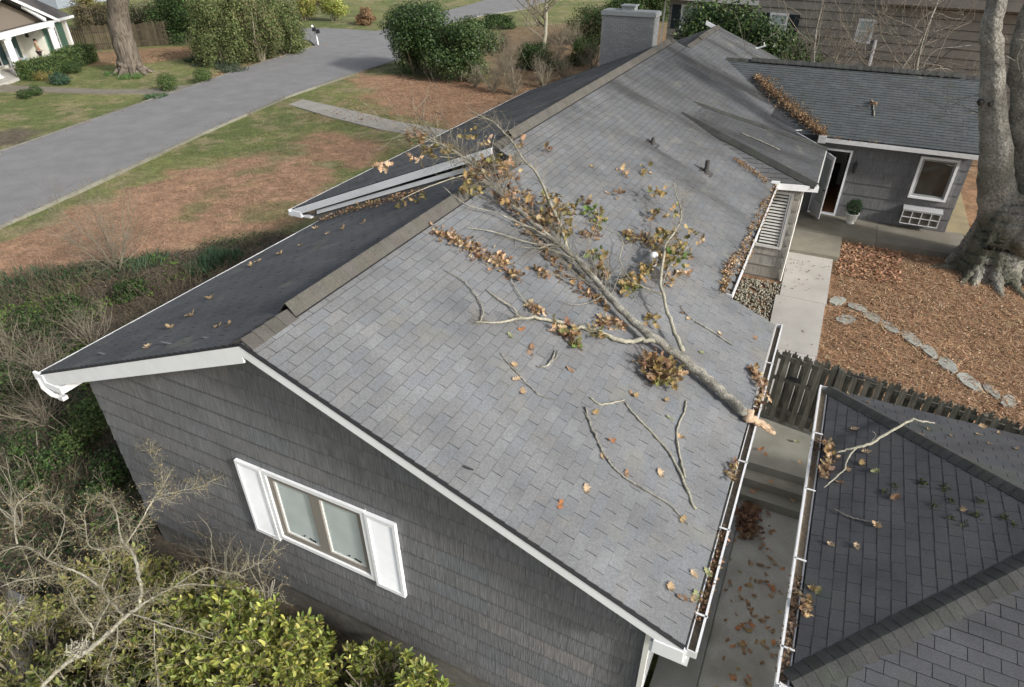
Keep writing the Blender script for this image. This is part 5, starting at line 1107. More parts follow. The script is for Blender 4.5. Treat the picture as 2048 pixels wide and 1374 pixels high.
for i, (px, py, cols, lb) in enumerate(((610, 40, YLG+[(.3, .22, .1)], 'yellow-green shrub behind the mailbox, left'), (668, 42, YLG, 'bright yellow-green shrub behind the mailbox, right'), (640, 10, [(.25, .17, .09), (.2, .18, .08)], 'tawny shrub at the very top of the view above the mailbox'), (732, 48, [(.25, .16, .09)], 'small rusty twiggy shrub on the lawn across the side street'))):
    bush(G2(px, py), 2.2 if i < 3 else 1.3, 1.6 if i < 3 else 1.2, 3.0 if i < 3 else 1.7, 5200, .16, cols, lb, seed=60+i, lumps=16, shell=.2)
for i, (px, py, h, mu) in enumerate(((1010, 150, 2.6, 9), (1050, 120, 2.4, 8), (1110, 140, 2.4, 9), (1150, 100, 2.6, 8), (1185, 140, 2.2, 8), (1120, 90, 2.4, 8), (1010, 100, 1.8, 8), (1180, 75, 2.6, 8))):
    baretree((*G2(px, py), .45), (rnd.uniform(-.2, .2), 0, 1), h, .03, 'tangled leafless brown shrub in the thicket left of the chimney', 'shrub', 'thicket shrubs left of the chimney', seed=150+i, depth=2, n0=12, multi=mu, sname='bare_shrub', m=m_twig, Lf=.55, first=.1)
# -- behind the house
bush((1.0, 29.4), 3.6, 2.0, 5.7, 60000, .16, DKG+MDG, 'big rounded evergreen holly between the far roof and the brown house', seed=70, lumps=34, shell=.5, m=m_green)
for i, (x, y, h, lx) in enumerate(((3.2, 29.5, 6.5, .5), (5.0, 28.0, 7.5, -.1), (7.0, 29.5, 7.0, .1), (8.6, 28.0, 6.5, -.1))):
    baretree((x, y, 1.1), (lx, 0, 1), h, .085, 'leafless tree in front of the brown neighbour wall, the %s from the left' % ['first', 'second', 'third', 'fourth'][i], seed=80+i, depth=3, n0=20, spread=.75, first=.2, m=m_bark, mt=mat('dark_twig', (.19, .165, .13), .95, True), Lf=.5)
# -- leaning oak on the far lawn
ob = np.array([*G2(265, 146), .42]); t = thing('oak_tree', ob, 'thick leaning oak trunk on the neighbour lawn, left of the dark evergreens', 'tree')
b = MB(); ot = PY(226, -60, ob[1]-.3); om = PY(238, 40, ob[1]-.1)
pts = []; Q, R = rough([ob+[0, 0, -.2], ob+[-.04, 0, .5], ob*.66+om*.34+[0, 0, .1], om, ot, ot+[-1.2, 0, 5]], [1.0, .82, .74, .69, .66, .6], 5, .03, 3)
b.tube(Q, R, 16); b.build('trunk', m_bark_oak, t, True)
for i in range(9):
    a = i*.7; b = MB(); b.tube([ob+[math.cos(a)*.7, math.sin(a)*.7, .55], ob+[math.cos(a)*1.2, math.sin(a)*1.2, .12], ob+[math.cos(a)*1.9, math.sin(a)*1.9, -.08]], [.16, .10, .03], 7); b.build('root', m_bark_oak, t, True)
b = MB(); rs = np.random.RandomState(8)
for i in range(10): twigs(b, ot+[-.6-i*.1, 0, 1.5+i*.45], rs.normal(0, 1, 3)+[0, 0, 1.6], 5, .2, 2, rs, .6, .1)
b.build('limb', m_bark_oak, t)

# -- the large twin-stemmed tree at the right
BT = np.array([10.75, 17.1, 1.1]); t = thing('big_tree', BT, 'huge grey mossy twin-stemmed tree with spreading roots at the right edge', 'tree')
b = MB(); Q, R = rough([BT+[-.15, .2, -.2], BT+[-.12, .2, .4], BT+[-.12, .2, 1.0], BT+[-.15, .2, 1.8], BT+[-.25, .2, 2.5]], [1.12, .94, .82, .74, .55], 12, .01, 4); R = np.interp(np.linspace(0, 1, len(Q)), np.linspace(0, 1, 5), [1.12, .94, .82, .74, .55]); b.tube(Q, R, 56)
def flute(b, n, Q, amp, k=5):
    for i in range(len(Q)):
        c = np.array(Q[i])
        for j in range(n):
            v = np.array(b.v[i*n+j]); d_ = v-c; a = math.atan2(d_[1], d_[0]); f = amp*(math.sin(k*a+1.3+.5*c[2])*.5+math.sin(2*k*a+.6*c[2]+.4)*.3)+amp*.9*mnoise.noise(Vector((v[0]*3.2, v[1]*3.2, v[2]*1.2)))
            b.v[i*n+j] = tuple(c+d_*(1+f))
flute(b, 56, Q, .09, 6)
b.build('trunk', m_bark_big, t, True)
def stemt(pts, rad, seed, n=14, nm='stem'): b = MB(); Q, R = rough(pts, rad, 6, .02, seed); R = np.interp(np.linspace(0, 1, len(Q)), np.linspace(0, 1, len(rad)), rad); b.tube(Q, R, 24); flute(b, 24, Q, .10, 3); b.build(nm, m_bark_big, t, True); return Q
sA = stemt([tuple(BT+[-.25, .2, 1.6]), tuple(PY(1992, 380, 17.2)), tuple(PY(1990, 300, 17.2)), tuple(PY(1984, 200, 17.25)), tuple(PY(1983, 100, 17.3)), tuple(PY(1990, 0, 17.3)), (8.2, 17.4, 10.5), (7.6, 17.6, 13.5), (6.8, 17.8, 16.5)], [.58, .44, .36, .29, .25, .225, .19, .15, .08], 11)
sB = stemt([tuple(BT+[.1, .3, 1.6]), tuple(PY(2046, 380, 17.6)), tuple(PY(2046, 290, 17.6)), tuple(PY(2046, 190, 17.6)), tuple(PY(2052, 60, 17.7)), (9.4, 17.7, 9.8), (9.3, 17.8, 12), (9.6, 18, 15.5)], [.55, .42, .33, .28, .26, .2, .15, .08], 12)
sC = stemt([(11.0, 16.9, 2.3), (11.7, 16.7, 4.0), (12.4, 16.6, 6.5), (13.2, 16.5, 10), (14, 16.5, 14)], [.5, .42, .33, .25, .12], 13)
rs = np.random.RandomState(17)
for i in range(16):
    a = 2*math.pi*i/16+rs.uniform(-.15, .15); L = rs.uniform(1.0, 1.9); u = np.array([math.cos(a), math.sin(a), 0]); v = np.array([-u[1], u[0], 0])*rs.normal(0, .25)
    P = [BT+u*.62+[-.1, .2, rs.uniform(.8, 1.15)], BT+u*.78+[-.1, .2, .48], BT+u*1.0+v*.4+[-.05, .15, .20], BT+u*(1.0+L*.4)+v+[0, .1, .10], BT+u*(1.0+L)+v*2+[0, .1, -.14]]
    Q, R = rough(P, [.14, .20, .17, .09, .03], 5, .02, 60+i); b = MB(); b.tube(Q, R, 9); b.build('root', m_bark_big, t, True)
b = MB(); rs = np.random.RandomState(21)
for Qs, k0, cnt in ((sA, 34, 11), (sB, 26, 9), (sC, 18, 7)):
    for i in range(cnt):
        k = min(len(Qs)-1, k0+int((len(Qs)-k0)*(i+rs.rand())/cnt)); az = rs.uniform(0, 6.28); twigs(b, np.array(Qs[k]), (math.cos(az), math.sin(az), .45), 3.6*rs.uniform(.6, 1.1), .10, 3, rs, .55, .08)
b.build('limb', m_bark, t)
b = MB()
for k in (16, 19, 22, 25, 28): twigs(b, np.array(sA[k]), (-1, -.3*rs.rand(), rs.uniform(-.35, .1)), 1.25, .014, 3, rs, .5, -.02)
for k in (8, 14, 20): twigs(b, np.array(sB[k]), (rs.normal(0, 1), -.6, .4), 1.1, .02, 2, rs, .5, .05)
b.build('twigs', m_bark, t)['kind'] = 'stuff'
for (x, y, z, r) in ((*PY(1961, 205, 17.05), .08), (*PY(1981, 209, 16.95), .05)):
    b = MB(); b.tube([(x, y+.08, z), (x-.02, y-.06, z)], [r, r*.9], 10); b.build('knot_hole', m_dark, t, True)

# -- sapling on the lawn, shrubs on the bank
sb = np.array([*G2(235, 545, .4), .38]); baretree(sb, (-.1, .1, 1), 3.4, .022, 'pale leafless sapling with fine twigs on the lawn edge above the bank', 'sapling', seed=91, depth=2, n0=14, multi=7, sname='bare_shrub', m=m_twig, first=.12, Lf=.5, spread=.5, up=.16)
rs = np.random.RandomState(33)
def inbank(n, inner=0.0):
    out = []
    while len(out) < n:
        x = rs.uniform(-20, -4.35, 4000); y = rs.uniform(-5, 12, 4000); d_ = sdf(x, y, bank_poly); k = (d_ < -inner)
        out += list(zip(x[k], y[k]))
    return np.array(out[:n])
P2 = inbank(60000); nn_ = vnoise(P2[:, 0], P2[:, 1], .45, 40, 3); sel = nn_+rs.normal(0, .05, len(nn_))
Pg = P2[sel > .43]; P = np.c_[Pg, zt(Pg[:, 0], Pg[:, 1])+np.abs(rs.normal(0, .10, len(Pg)))+.03]; X, Y, Z = frames(len(P), None, .5, rs)
kk = vnoise(P[:, 0], P[:, 1], .3, 41, 2); T = tints(len(P), [(.045, .085, .03), (.035, .065, .03), (.06, .10, .035)], .4, rs); br_ = kk > .66; T[br_] = tints(int(br_.sum()), [(.14, .22, .04), (.10, .17, .04)], .3, rs)
tag(place(bpy.data.objects.new('ivy', scatter('ivy', t_diamond(), P, X, Y, Z, rs.uniform(.05, .12, len(P)), T, m_matte)), None), 'dark ivy and ground cover on the bank left of the gable', 'ground cover', kind='stuff')
Pb = inbank(26000); P = np.c_[Pb, zt(Pb[:, 0], Pb[:, 1])+rs.uniform(0, .06, len(Pb))]; X, Y, Z = frames(len(P), None, .35, rs)
tag(place(bpy.data.objects.new('leaf_litter', scatter('leaf_litter', CRUM[0], P, X, Y, Z, rs.uniform(.04, .10, len(P)), tints(len(P), [(.13, .09, .06), (.10, .075, .055), (.20, .15, .10), (.07, .055, .04)], .3, rs), m_leaf)), None), 'brown leaf litter covering the bank left of the gable', 'leaf litter', kind='stuff')
b = MB(); Ps = inbank(5200, .3)
for (x, y) in Ps:
    k = float(vnoise(np.array(x), np.array(y), .35, 43, 2))
    if k < .38: continue
    g = rs.uniform(.4, .95); b.tint = (g, g*.95, g*.85); h = rs.uniform(.35, 1.15)*(1 if x < -6 else .6); twigs(b, np.array([x, y, gz(x, y)]), (rs.normal(0, .5), rs.normal(0, .5), 1), h*.6, .007, 1, rs, .6, .1)
tag(b.build('brush', m_twig), 'tangle of dry grey-brown stems on the bank left of the gable', 'brush', kind='stuff')
t = thing('liriope_clump', (*G2(430, 535, .4), .4), 'thick dark green grassy clump beside the shaded eave', 'plant')
for (x, y) in ((400, 545), (420, 538), (440, 530), (462, 522), (430, 520)): strap(PZ(x, y, .4)[:2], .4, 150, .32, [(.05, .10, .055), (.07, .13, .07), (.04, .08, .045)], t, rs=rs)
t = thing('liriope_clump', (*G2(90, 585, .4), .4), 'thin line of grassy plants along the lawn edge at far left', 'plant')
for i in range(16): strap(PZ(-10+i*22, 572-i*3+rs.uniform(-8, 8), .4)[:2], .6, int(rs.choice((20, 50, 110))), .28, [(.06, .11, .06), (.08, .13, .07)], t, rs=rs)
for i, (x, y, r_, h) in enumerate(((55, 690, .9, 1.0), (150, 640, .7, .8), (30, 800, 1.1, 1.2), (160, 880, .9, .9), (215, 960, .7, .9), (60, 950, .9, 1.1), (270, 600, .6, .7))):
    bush(tuple(PZ(x, y, .4)[:2]), r_, r_, h, 2600, .085, (DKG+[(.10, .09, .06)]) if i != 3 else MDG, ['greyish low shrub on the bank nearest the lawn, far left', 'low green shrub on the bank below the sapling', 'broad grey-green shrub at the left image edge', 'mid-green shrub close to the left corner of the gable', 'dark shrub against the foundation at the left corner', 'dense dark shrub low at the left image edge', 'small dark shrub just below the line of grassy plants'][i], seed=110+i, lumps=12, shell=.3)
for i, (x, y) in enumerate(((20, 730), (110, 760), (190, 700), (90, 850))):
    baretree((*PZ(x, y, .4)[:2], .38), (0, 0, 1), 1.5, .02, 'leafless grey-brown shrub on the bank, the %s one' % ['leftmost upper', 'middle', 'upper right', 'lowest'][i], 'shrub', 'bare shrubs on the bank', seed=120+i, depth=2, n0=9, multi=9, sname='bare_shrub', m=m_twig, first=.1, Lf=.55)

# -- laurels against the gable and the lichen-covered bare tree in the foreground
def laurel(c, rx, ry, h, n, label, seed, cols=YLG, size=.10, lumps=26):
    rs = np.random.RandomState(seed); z0 = -.3; h += .35; t = thing('laurel_shrub', (c[0], c[1], z0), label, 'shrub'); b = MB(); Ps, Ds = [], []
    k = n//11
    for i in range(k):
        a = rs.uniform(0, 6.28); q = math.sqrt(rs.rand()); zz = h*(.35+.65*rs.rand()**.6)*(1-.45*q*q); tip = np.array([c[0]+math.cos(a)*q*rx, c[1]+math.sin(a)*q*ry, z0+zz])
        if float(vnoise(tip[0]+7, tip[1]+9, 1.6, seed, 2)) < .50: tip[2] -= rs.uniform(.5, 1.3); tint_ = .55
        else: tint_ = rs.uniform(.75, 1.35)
        dd = unit([math.cos(a)*q*.9+rs.normal(0, .25), math.sin(a)*q*.9+rs.normal(0, .25), 1.0]); s0 = tip-dd*rs.uniform(.25, .6)
        b.tube([s0, (s0+tip)/2+rs.normal(0, .02, 3), tip], [.009, .007, .004], 3, cap=False)
        for j in range(11+rs.randint(4)):
            s_ = rs.uniform(.45, 1.02); base = s0+(tip-s0)*s_; az = rs.uniform(0, 6.28); pe = unit(np.cross(dd, (math.cos(az), math.sin(az), .3))); Ld = unit(pe*(.9 if s_ < .9 else .5)+dd*rs.uniform(.3, .9)); Ps.append(base); Ds.append((Ld, tip[2], tint_))
    Ps = np.array(Ps); D = np.array([q[0] for q in Ds]); hz = np.array([q[1] for q in Ds]); m_ = len(Ps)
    S = np.cross(D, (0, 0, 1.)+rs.normal(0, .35, (m_, 3))); S /= np.linalg.norm(S, axis=1)[:, None]; Zn = np.cross(D, S)*-1; Zn[Zn[:, 2] < 0] *= -1
    V0 = (np.array([(0, 0, 0), (.35, .17, .05), (.75, .15, .03), (1, 0, -.06), (.75, -.15, .03), (.35, -.17, .05), (.5, 0, -.02)]), np.array([(0, 6, 1), (1, 6, 2), (2, 6, 3), (3, 6, 4), (4, 6, 5), (5, 6, 0)]))
    T = tints(m_, cols, .25, rs); dk = (hz-z0)/h; T *= np.array([q[2] for q in Ds])[:, None]; T *= np.where(rs.rand(m_) < .3, .6, 1)[:, None]
    mm = place(bpy.data.objects.new('foliage', scatter('foliage', V0, Ps, D, S, Zn, rs.uniform(.75, 1.3, m_)*size, T, m_green)), t); mm['kind'] = 'stuff'
    for i in range(14):
        a = rs.uniform(0, 6.28); q = rs.rand()*.8; e = np.array([c[0]+math.cos(a)*q*rx, c[1]+math.sin(a)*q*ry, z0+h*.6]); b.tube([np.array([c[0], c[1], -.1])+(e-[c[0], c[1], 0])*[.3, .3, 0], e], [.025, .01], 5)
    b.build('stems', m_twig, t)['kind'] = 'stuff'
laurel((-.3, -.95), 1.4, .85, 2.3, 9500, 'yellow-green laurel shrub in front of the gable, below the window', 201)
laurel((1.75, -.45), 1.15, .50, 1.7, 6000, 'laurel shrub at the bottom edge, rightmost against the grey gable', 202)
laurel((-1.6, -1.1), 1.0, .8, 1.9, 5600, 'laurel tangled with the lichen-covered bare tree', 203, cols=YLG+[(.22, .20, .07)])
laurel((-2.9, -1.3), 1.2, 1.0, 2.0, 7000, 'olive-yellow shrub left of the laurels, near the gable corner', 204, cols=[(.30, .33, .09), (.38, .38, .12), (.18, .21, .06), (.32, .28, .10)], size=.085)
laurel((-3.6, -2.6), 1.1, 1.0, 1.9, 5200, 'olive shrub at the lower left under the bare branches', 205, cols=[(.26, .28, .08), (.34, .32, .11), (.14, .17, .05)], size=.08)
laurel((-2.0, -2.6), 1.2, .9, 1.7, 5200, 'dark olive shrub at the bottom edge below the lichen tree', 206, cols=[(.14, .17, .05), (.20, .21, .06), (.08, .11, .03)], size=.10)
laurel((.2, -2.3), 1.1, .8, 1.4, 5000, 'glossy dark laurel along the bottom edge of the view', 207, cols=DKG+[(.12, .16, .04)], size=.11)

TB = PZ(290, 1190, 1.2); t = thing('lichen_tree', (TB[0], TB[1], .2), 'small bare tree crusted with pale lichen in front of the shrubs', 'tree')
Zp = lambda l: [PZ(8+x/2.56-8, 850+y/2.56, z) for x, y, z in l]
def lb(l, rads, seed, nm='branch', n=8, m=m_lichen):
    P = Zp(l); R = [pxr(p, r*.38) for p, r in zip(P, rads)]; Q, RR = rough(P, R, 5, .018, seed); b = MB(); b.tube(Q, RR, n); b.build(nm, m, t, True); return Q
Bs = [lb([(210, 1345, 1.3), (320, 1235, 1.45), (430, 1160, 1.6), (560, 1060, 1.75), (640, 985, 1.85), (715, 925, 1.95)], [10, 11, 13, 11, 10, 10], 1, 'trunk', 10),
      lb([(715, 925, 1.95), (722, 850, 2.05), (705, 740, 2.2), (672, 640, 2.35), (625, 590, 2.45), (600, 480, 2.6), (590, 430, 2.65), (560, 390, 2.7), (500, 340, 2.75)], [10, 9.5, 9, 7.5, 5.5, 4, 3.2, 2.4, 1.2], 2),
      lb([(640, 615, 2.4), (690, 545, 2.5), (740, 460, 2.6), (790, 375, 2.7), (835, 310, 2.8), (872, 238, 2.9)], [4.5, 4, 3.8, 3.4, 2.6, 1.4], 3),
      lb([(790, 372, 2.7), (860, 350, 2.75), (930, 335, 2.8), (1010, 320, 2.8), (1100, 280, 2.85), (1190, 240, 2.9)], [2.6, 2.4, 2, 1.8, 1.3, .8], 4), lb([(835, 310, 2.8), (820, 220, 2.9), (770, 150, 2.95), (790, 90, 3.0)], [2, 1.6, 1.2, .7], 5),
      lb([(715, 925, 1.95), (790, 880, 2.0), (880, 835, 2.1), (970, 815, 2.1), (1120, 825, 2.1), (1260, 838, 2.1), (1420, 862, 2.1)], [6, 5, 4.2, 3.6, 2.8, 2, 1], 6), lb([(880, 835, 2.1), (960, 780, 2.2), (1060, 730, 2.25), (1180, 760, 2.3), (1300, 720, 2.35), (1400, 640, 2.4)], [3.6, 3, 2.4, 1.8, 1.3, .8], 7),
      lb([(672, 640, 2.35), (600, 620, 2.4), (520, 640, 2.4), (450, 610, 2.45), (440, 520, 2.5), (430, 450, 2.55)], [4.5, 4, 3, 2.6, 2, 1], 8), lb([(520, 830, 2.0), (430, 770, 2.1), (330, 730, 2.2), (240, 690, 2.2), (130, 620, 2.25), (0, 650, 2.25)], [6, 6.5, 5, 4, 2.8, 1.6], 9),
      lb([(640, 985, 1.85), (560, 900, 1.95), (520, 830, 2.0), (560, 720, 2.1), (500, 620, 2.2)], [6, 6, 5, 2.4, 1.4], 10), lb([(240, 690, 2.2), (300, 600, 2.25), (330, 470, 2.3), (260, 400, 2.35), (200, 400, 2.4)], [3, 2.6, 2.2, 1.5, .8], 11),
      lb([(90, 610, 2.25), (75, 520, 2.3), (80, 420, 2.35), (130, 370, 2.4), (200, 320, 2.45)], [4.5, 4, 3.4, 2.2, 1.0], 12), lb([(0, 830, 2.0), (90, 795, 2.1), (180, 785, 2.1), (260, 770, 2.15)], [3, 2.8, 2.2, 1.2], 13),
      lb([(480, 1100, 1.6), (470, 1030, 1.75), (430, 980, 1.85), (390, 920, 1.95), (350, 830, 2.0)], [6, 5, 4, 3, 1.6], 14), lb([(480, 1060, 1.6), (520, 980, 1.8), (570, 900, 1.95), (640, 870, 2.0), (720, 860, 2.1)], [4, 3.6, 3.2, 2.4, 1.6], 15),
      lb([(660, 960, 1.9), (780, 1000, 1.9), (900, 1040, 1.85), (1040, 1080, 1.8), (1160, 1110, 1.8), (1330, 1100, 1.8)], [4.2, 3.6, 3.2, 2.6, 2, 1], 16), lb([(600, 1020, 1.8), (600, 1110, 1.75), (560, 1200, 1.7), (540, 1330, 1.6)], [3.6, 3, 2.6, 2], 17),
      lb([(790, 1010, 1.9), (790, 1120, 1.8), (800, 1230, 1.7), (810, 1340, 1.6)], [3, 2.6, 2.2, 1.8], 18), lb([(0, 1020, 1.7), (60, 960, 1.8), (130, 880, 1.9)], [2.6, 2.2, 1], 19)]
rs = np.random.RandomState(77); b = MB(); tb = MB(); buds = []
for Q in Bs:
    for i in range(int(len(Q)*2.3)):
        k = rs.randint(2, len(Q)); g = rs.uniform(.55, 1.05); b.tint = (g, g*.97, g*.88); dd = unit(np.array(Q[min(k+1, len(Q)-1)])-np.array(Q[k-1]))
        twigs(b, np.array(Q[k]), dd*.6+rs.normal(0, .75, 3), rs.uniform(.10, .26), .0036, 2 if rs.rand() < .5 else 1, rs, .85, .03, buds)
b.build('twigs', m_lichen, t)['kind'] = 'stuff'
Pb = np.array([q[0] for q in buds]); Pb = Pb[rs.rand(len(Pb)) < .6]; X, Y, Z = frames(len(Pb), None, .9, rs)
place(bpy.data.objects.new('buds', scatter('buds', t_diamond(), Pb, X, Y, Z, .03, tints(len(Pb), [(.34, .27, .12), (.25, .20, .10)], .3, rs), m_leaf)), t)['kind'] = 'stuff'
b = MB(); c = PZ(158, 1298, 1.62)
for i in range(160):
    p = c+rs.normal(0, 1, 3)*[.07, .06, .03]; g = rs.uniform(.8, 1.3); b.tint = (g, g*1.02, g*1.02); b.tube([p, p+rs.normal(0, .05, 3)], [.012, .006], 4)
b.build('lichen_tuft', m_lichen, t)['kind'] = 'stuff'
for i, (x, y, mu) in enumerate(((430, 1130, 7), (520, 1180, 6), (60, 1250, 8), (20, 1020, 6), (470, 1060, 6))):
    baretree((*PZ(x, y, .6)[:2], .1), (.1, 0, 1), 1.9, .014, 'fine leafless twiggy shrub near the gable, %s' % ['between tree and window', 'in front of the laurel', 'lower left corner', 'left edge under the ivy bank', 'against the foundation'][i], 'shrub', 'fine bare shrubs in the foreground', seed=140+i, depth=3, n0=7, multi=mu, sname='bare_shrub', m=m_lichen, mt=m_twig, first=.3, Lf=.42)

# ================================================================== NEIGHBOURING BUILDINGS AND STREET THINGS
# ---- green-and-white cottage with porch (top left)
_c0, _c1 = PZ(42, 150, .64), PZ(123, 121, .64); CO = _c0[:2]; ca = unit((_c1-_c0)[:2]); cn = np.array([ca[1], -ca[0]]); CZ = .5; CL = float(np.linalg.norm((_c1-_c0)[:2]))
def Cp(s_, n_, z): return np.array([CO[0]+ca[0]*s_+cn[0]*n_, CO[1]+ca[1]*s_+cn[1]*n_, z])
ca3, cn3 = np.array([*ca, 0]), np.array([*cn, 0]); UP = np.array([0, 0, 1.])
def cbox(b, s0, s1, n0, n1, z0, z1): return b.obox((Cp(s0, n0, z0)+Cp(s1, n1, z1))/2, ca3, cn3, UP, abs(s1-s0), abs(n1-n0), abs(z1-z0))
m_cream = mat('cream_wall', (.68, .68, .60), .7, True, (3, .06)); m_sage = mat('sage_green', (.12, .23, .17), .6, False, (4, .1)); m_dkroof = mat('brown_grey_roof', (.12, .115, .11), .95, True, (30, .25), (4, .2)); m_teal = mat('dark_teal', (.05, .10, .10), .6)
m_winblk = m_glass_dk
cot = thing('cottage', Cp(2, -4, CZ), 'white cottage with sage green panels, columns and a gabled porch at top left', 'house')
b = MB(); cbox(b, -9, 5.5, -9, -2.6, .3, 3.3); cbox(b, 5.5, 9.3, -9, -.85, .3, 3.3); cw = b.build('wall', m_cream, cot)
z = .55
while z < 3.2:
    b = MB(); g = rnd.uniform(.93, 1.03); b.tint = (g, g, g); cbox(b, 5.52, 9.31, -.85, -.835, z, z+.19); b.build('siding_board', m_cream, cw); 
    b = MB(); b.tint = (g, g, g); cbox(b, -9, 5.45, -2.6, -2.585, z, z+.19); b.build('siding_board', m_cream, cw); z += .2
b = MB(); cbox(b, -4.5, 5.7, -2.58, .25, .3, .62); b.build('porch_floor', m_conc_pale, cot)
for s_ in (-3.9, 0, 5.5):
    b = MB(); cbox(b, s_-.15, s_+.15, -.15, .15, .62, 3.05); cbox(b, s_-.21, s_+.21, -.21, .21, .62, .8); cbox(b, s_-.20, s_+.20, -.20, .20, 2.93, 3.06); b.build('column', m_white, cot)
b = MB(); cbox(b, -4.3, 5.9, -.16, .16, 3.06, 3.40); b.build('beam', m_white, cot)
PS, PHW, PZ0, PZ1 = .8, 5.6, 3.42, 5.7
def cprism(b, sz, n0, n1):
    P = [Cp(s_, n0, z) for s_, z in sz]+[Cp(s_, n1, z) for s_, z in sz]; n = len(sz)
    return b.add(P, [tuple(range(n))[::-1], tuple(range(n, 2*n))]+[(i, (i+1) % n, n+(i+1) % n, n+i) for i in range(n)])
b = MB(); cprism(b, [(PS-4.9, 3.41), (PS+4.9, 3.41), (PS, 5.42)], -.9, -.5); b.build('gable_panel', mat('taupe_panel', (.20, .17, .14), .8), cot)
for q, sg in ((0, 1), (1, -1)):
    b = MB(); e0, e1 = (PS+sg*PHW, PZ0-.02), (PS, PZ1); cprism(b, [(e0[0], e0[1]-.20), (e0[0], e0[1]), (e1[0], e1[1]), (e1[0], e1[1]-.22)], .30, .38); b.build('rake_board', m_white, cot)
    b = MB(); cprism(b, [(e0[0], e0[1]-.06), (e0[0], e0[1]+.01), (e1[0], e1[1]+.01), (e1[0], e1[1]-.06)], -6, .30); b.build('porch_roof', m_dkroof, cot)
for sg in (-1, 1):
    b = MB(); b.obox((Cp(PS+sg*4.2, .1, 3.5)+Cp(PS+sg*2.1, .1, 4.7))/2, unit(Cp(PS+sg*4.2, 0, 3.4)-Cp(PS+sg*1.9, 0, 4.6)), cn3, unit(np.cross(Cp(PS+sg*4.2, 0, 3.4)-Cp(PS+sg*1.9, 0, 4.6), cn3)), 2.4, .18, .22); b.build('brace', m_white, cot)
b = MB(); b.add([Cp(-9.5, -.45, 3.3), Cp(9.75, -.45, 3.3), Cp(9.75, -5.2, 5.6), Cp(-9.5, -5.2, 5.6), Cp(-9.5, -9.6, 3.3), Cp(9.75, -9.6, 3.3), Cp(-9.5, -.45, 3.2), Cp(9.75, -.45, 3.2), Cp(9.75, -9.6, 3.2), Cp(-9.5, -9.6, 3.2)], [(0, 1, 2, 3), (3, 2, 5, 4), (6, 7, 1, 0), (7, 8, 5, 2, 1), (6, 9, 8, 7), (0, 3, 4, 9, 6)]); b.build('roof', m_dkroof, cot)
b = MB(); cbox(b, 5.95, 9.85, -.46, -.34, 3.12, 3.30); b.build('gutter', m_white, cot)
b = MB(); cbox(b, 9.12, 9.34, -.84, -.80, .5, 3.2); cbox(b, 9.3, 9.36, -1.1, -.82, .5, 3.2); b.build('corner_board', m_white, cot)
def cwin(s0, s1, z0, z1, n_, cols, rows, parent=cot):
    b = MB(); cbox(b, s0-.09, s1+.09, n_, n_+.05, z0-.09, z0); cbox(b, s0-.09, s1+.09, n_, n_+.05, z1, z1+.09); cbox(b, s0-.09, s0, n_, n_+.05, z0, z1); cbox(b, s1, s1+.09, n_, n_+.05, z0, z1); f = b.build('window', m_white, parent)
    b = MB(); cbox(b, s0, s1, n_, n_+.015, z0, z1); b.build('pane', m_glass_dk, f)
    for i in range(1, cols): b = MB(); x = s0+(s1-s0)*i/cols; cbox(b, x-.022, x+.022, n_+.016, n_+.04, z0, z1); b.build('glazing_bar', m_white, f)
    for i in range(1, rows): b = MB(); x = z0+(z1-z0)*i/rows; cbox(b, s0, s1, n_+.017, n_+.042, x-.022, x+.022); b.build('glazing_bar', m_white, f)
def cshut(s0, s1, z0, z1, n_, m=m_sage): b = MB(); cbox(b, s0, s1, n_, n_+.045, z0, z1); b.build('shutter', m, cot)
cwin(6.55, 7.45, 1.15, 2.9, -.83, 2, 4); cshut(5.75, 6.35, 1.0, 3.0, -.83); cshut(7.65, 8.55, 1.0, 3.05, -.83)
cwin(.9, 2.3, .9, 2.85, -2.57, 3, 4); cshut(2.5, 3.1, .85, 2.95, -2.57, m_teal); cshut(4.3, 5.0, .85, 2.95, -2.57, m_teal); cshut(-.2, .6, .85, 2.95, -2.57)
b = MB(); cbox(b, 3.3, 4.2, -2.58, -2.53, .65, 2.9); b.build('door', m_cream, cot)
t = thing('porch_lantern', Cp(4.9, -2.4, 2.6), 'dark lantern hanging under the cottage porch roof', 'lantern'); b = MB(); b.lathe(Cp(4.3, -1.2, 2.45), [(.06, 0), (.12, .04), (.12, .32), (.03, .42), (.02, .6)], 6); b.build('body', m_black, t)
def chair(s_, n_, rot, m, label, z0=.62):
    o = Cp(s_, n_, z0); t = thing('porch_chair', o, label, 'chair', 'chairs on the cottage porch'); f = ca3*math.cos(rot)+cn3*math.sin(rot); r_ = np.cross(f, UP)
    P = lambda a, c, z: o+f*a+r_*c+UP*z
    b = MB(); b.obox(P(0, 0, .42), f, r_, UP, .5, .52, .04); b.build('seat', m, t)
    for a, c in ((.23, .24), (.23, -.24), (-.23, .24), (-.23, -.24)): b = MB(); b.tube([P(a, c, .0), P(a*.95, c, .42 if a > 0 else 1.05)], .028, 6); b.build('leg', m, t)
    for k in range(5): b = MB(); b.obox(P(-.26, -.18+k*.09, .75), f, r_, UP, .025, .06, .62); b.build('slat', m, t)
    for c in (-.27, .27): b = MB(); b.obox(P(0, c, .66), f, r_, UP, .52, .07, .03); b.build('armrest', m, t); b = MB(); b.tube([P(-.42, c*.9, .06), P(-.2, c*.9, .0), P(.2, c*.9, .0), P(.4, c*.9, .06)], .022, 5); b.build('rocker', m, t)
chair(1.1, -.85, .9, m_white, 'white rocking chair on the cottage porch, nearest the left column')
chair(2.5, -1.5, 1.0, mat('faded_red', (.48, .17, .15), .6), 'faded red rocking chair between the white porch chairs')
chair(-.9, -1.1, .9, m_white, 'white rocking chair at the left picture edge of the porch')
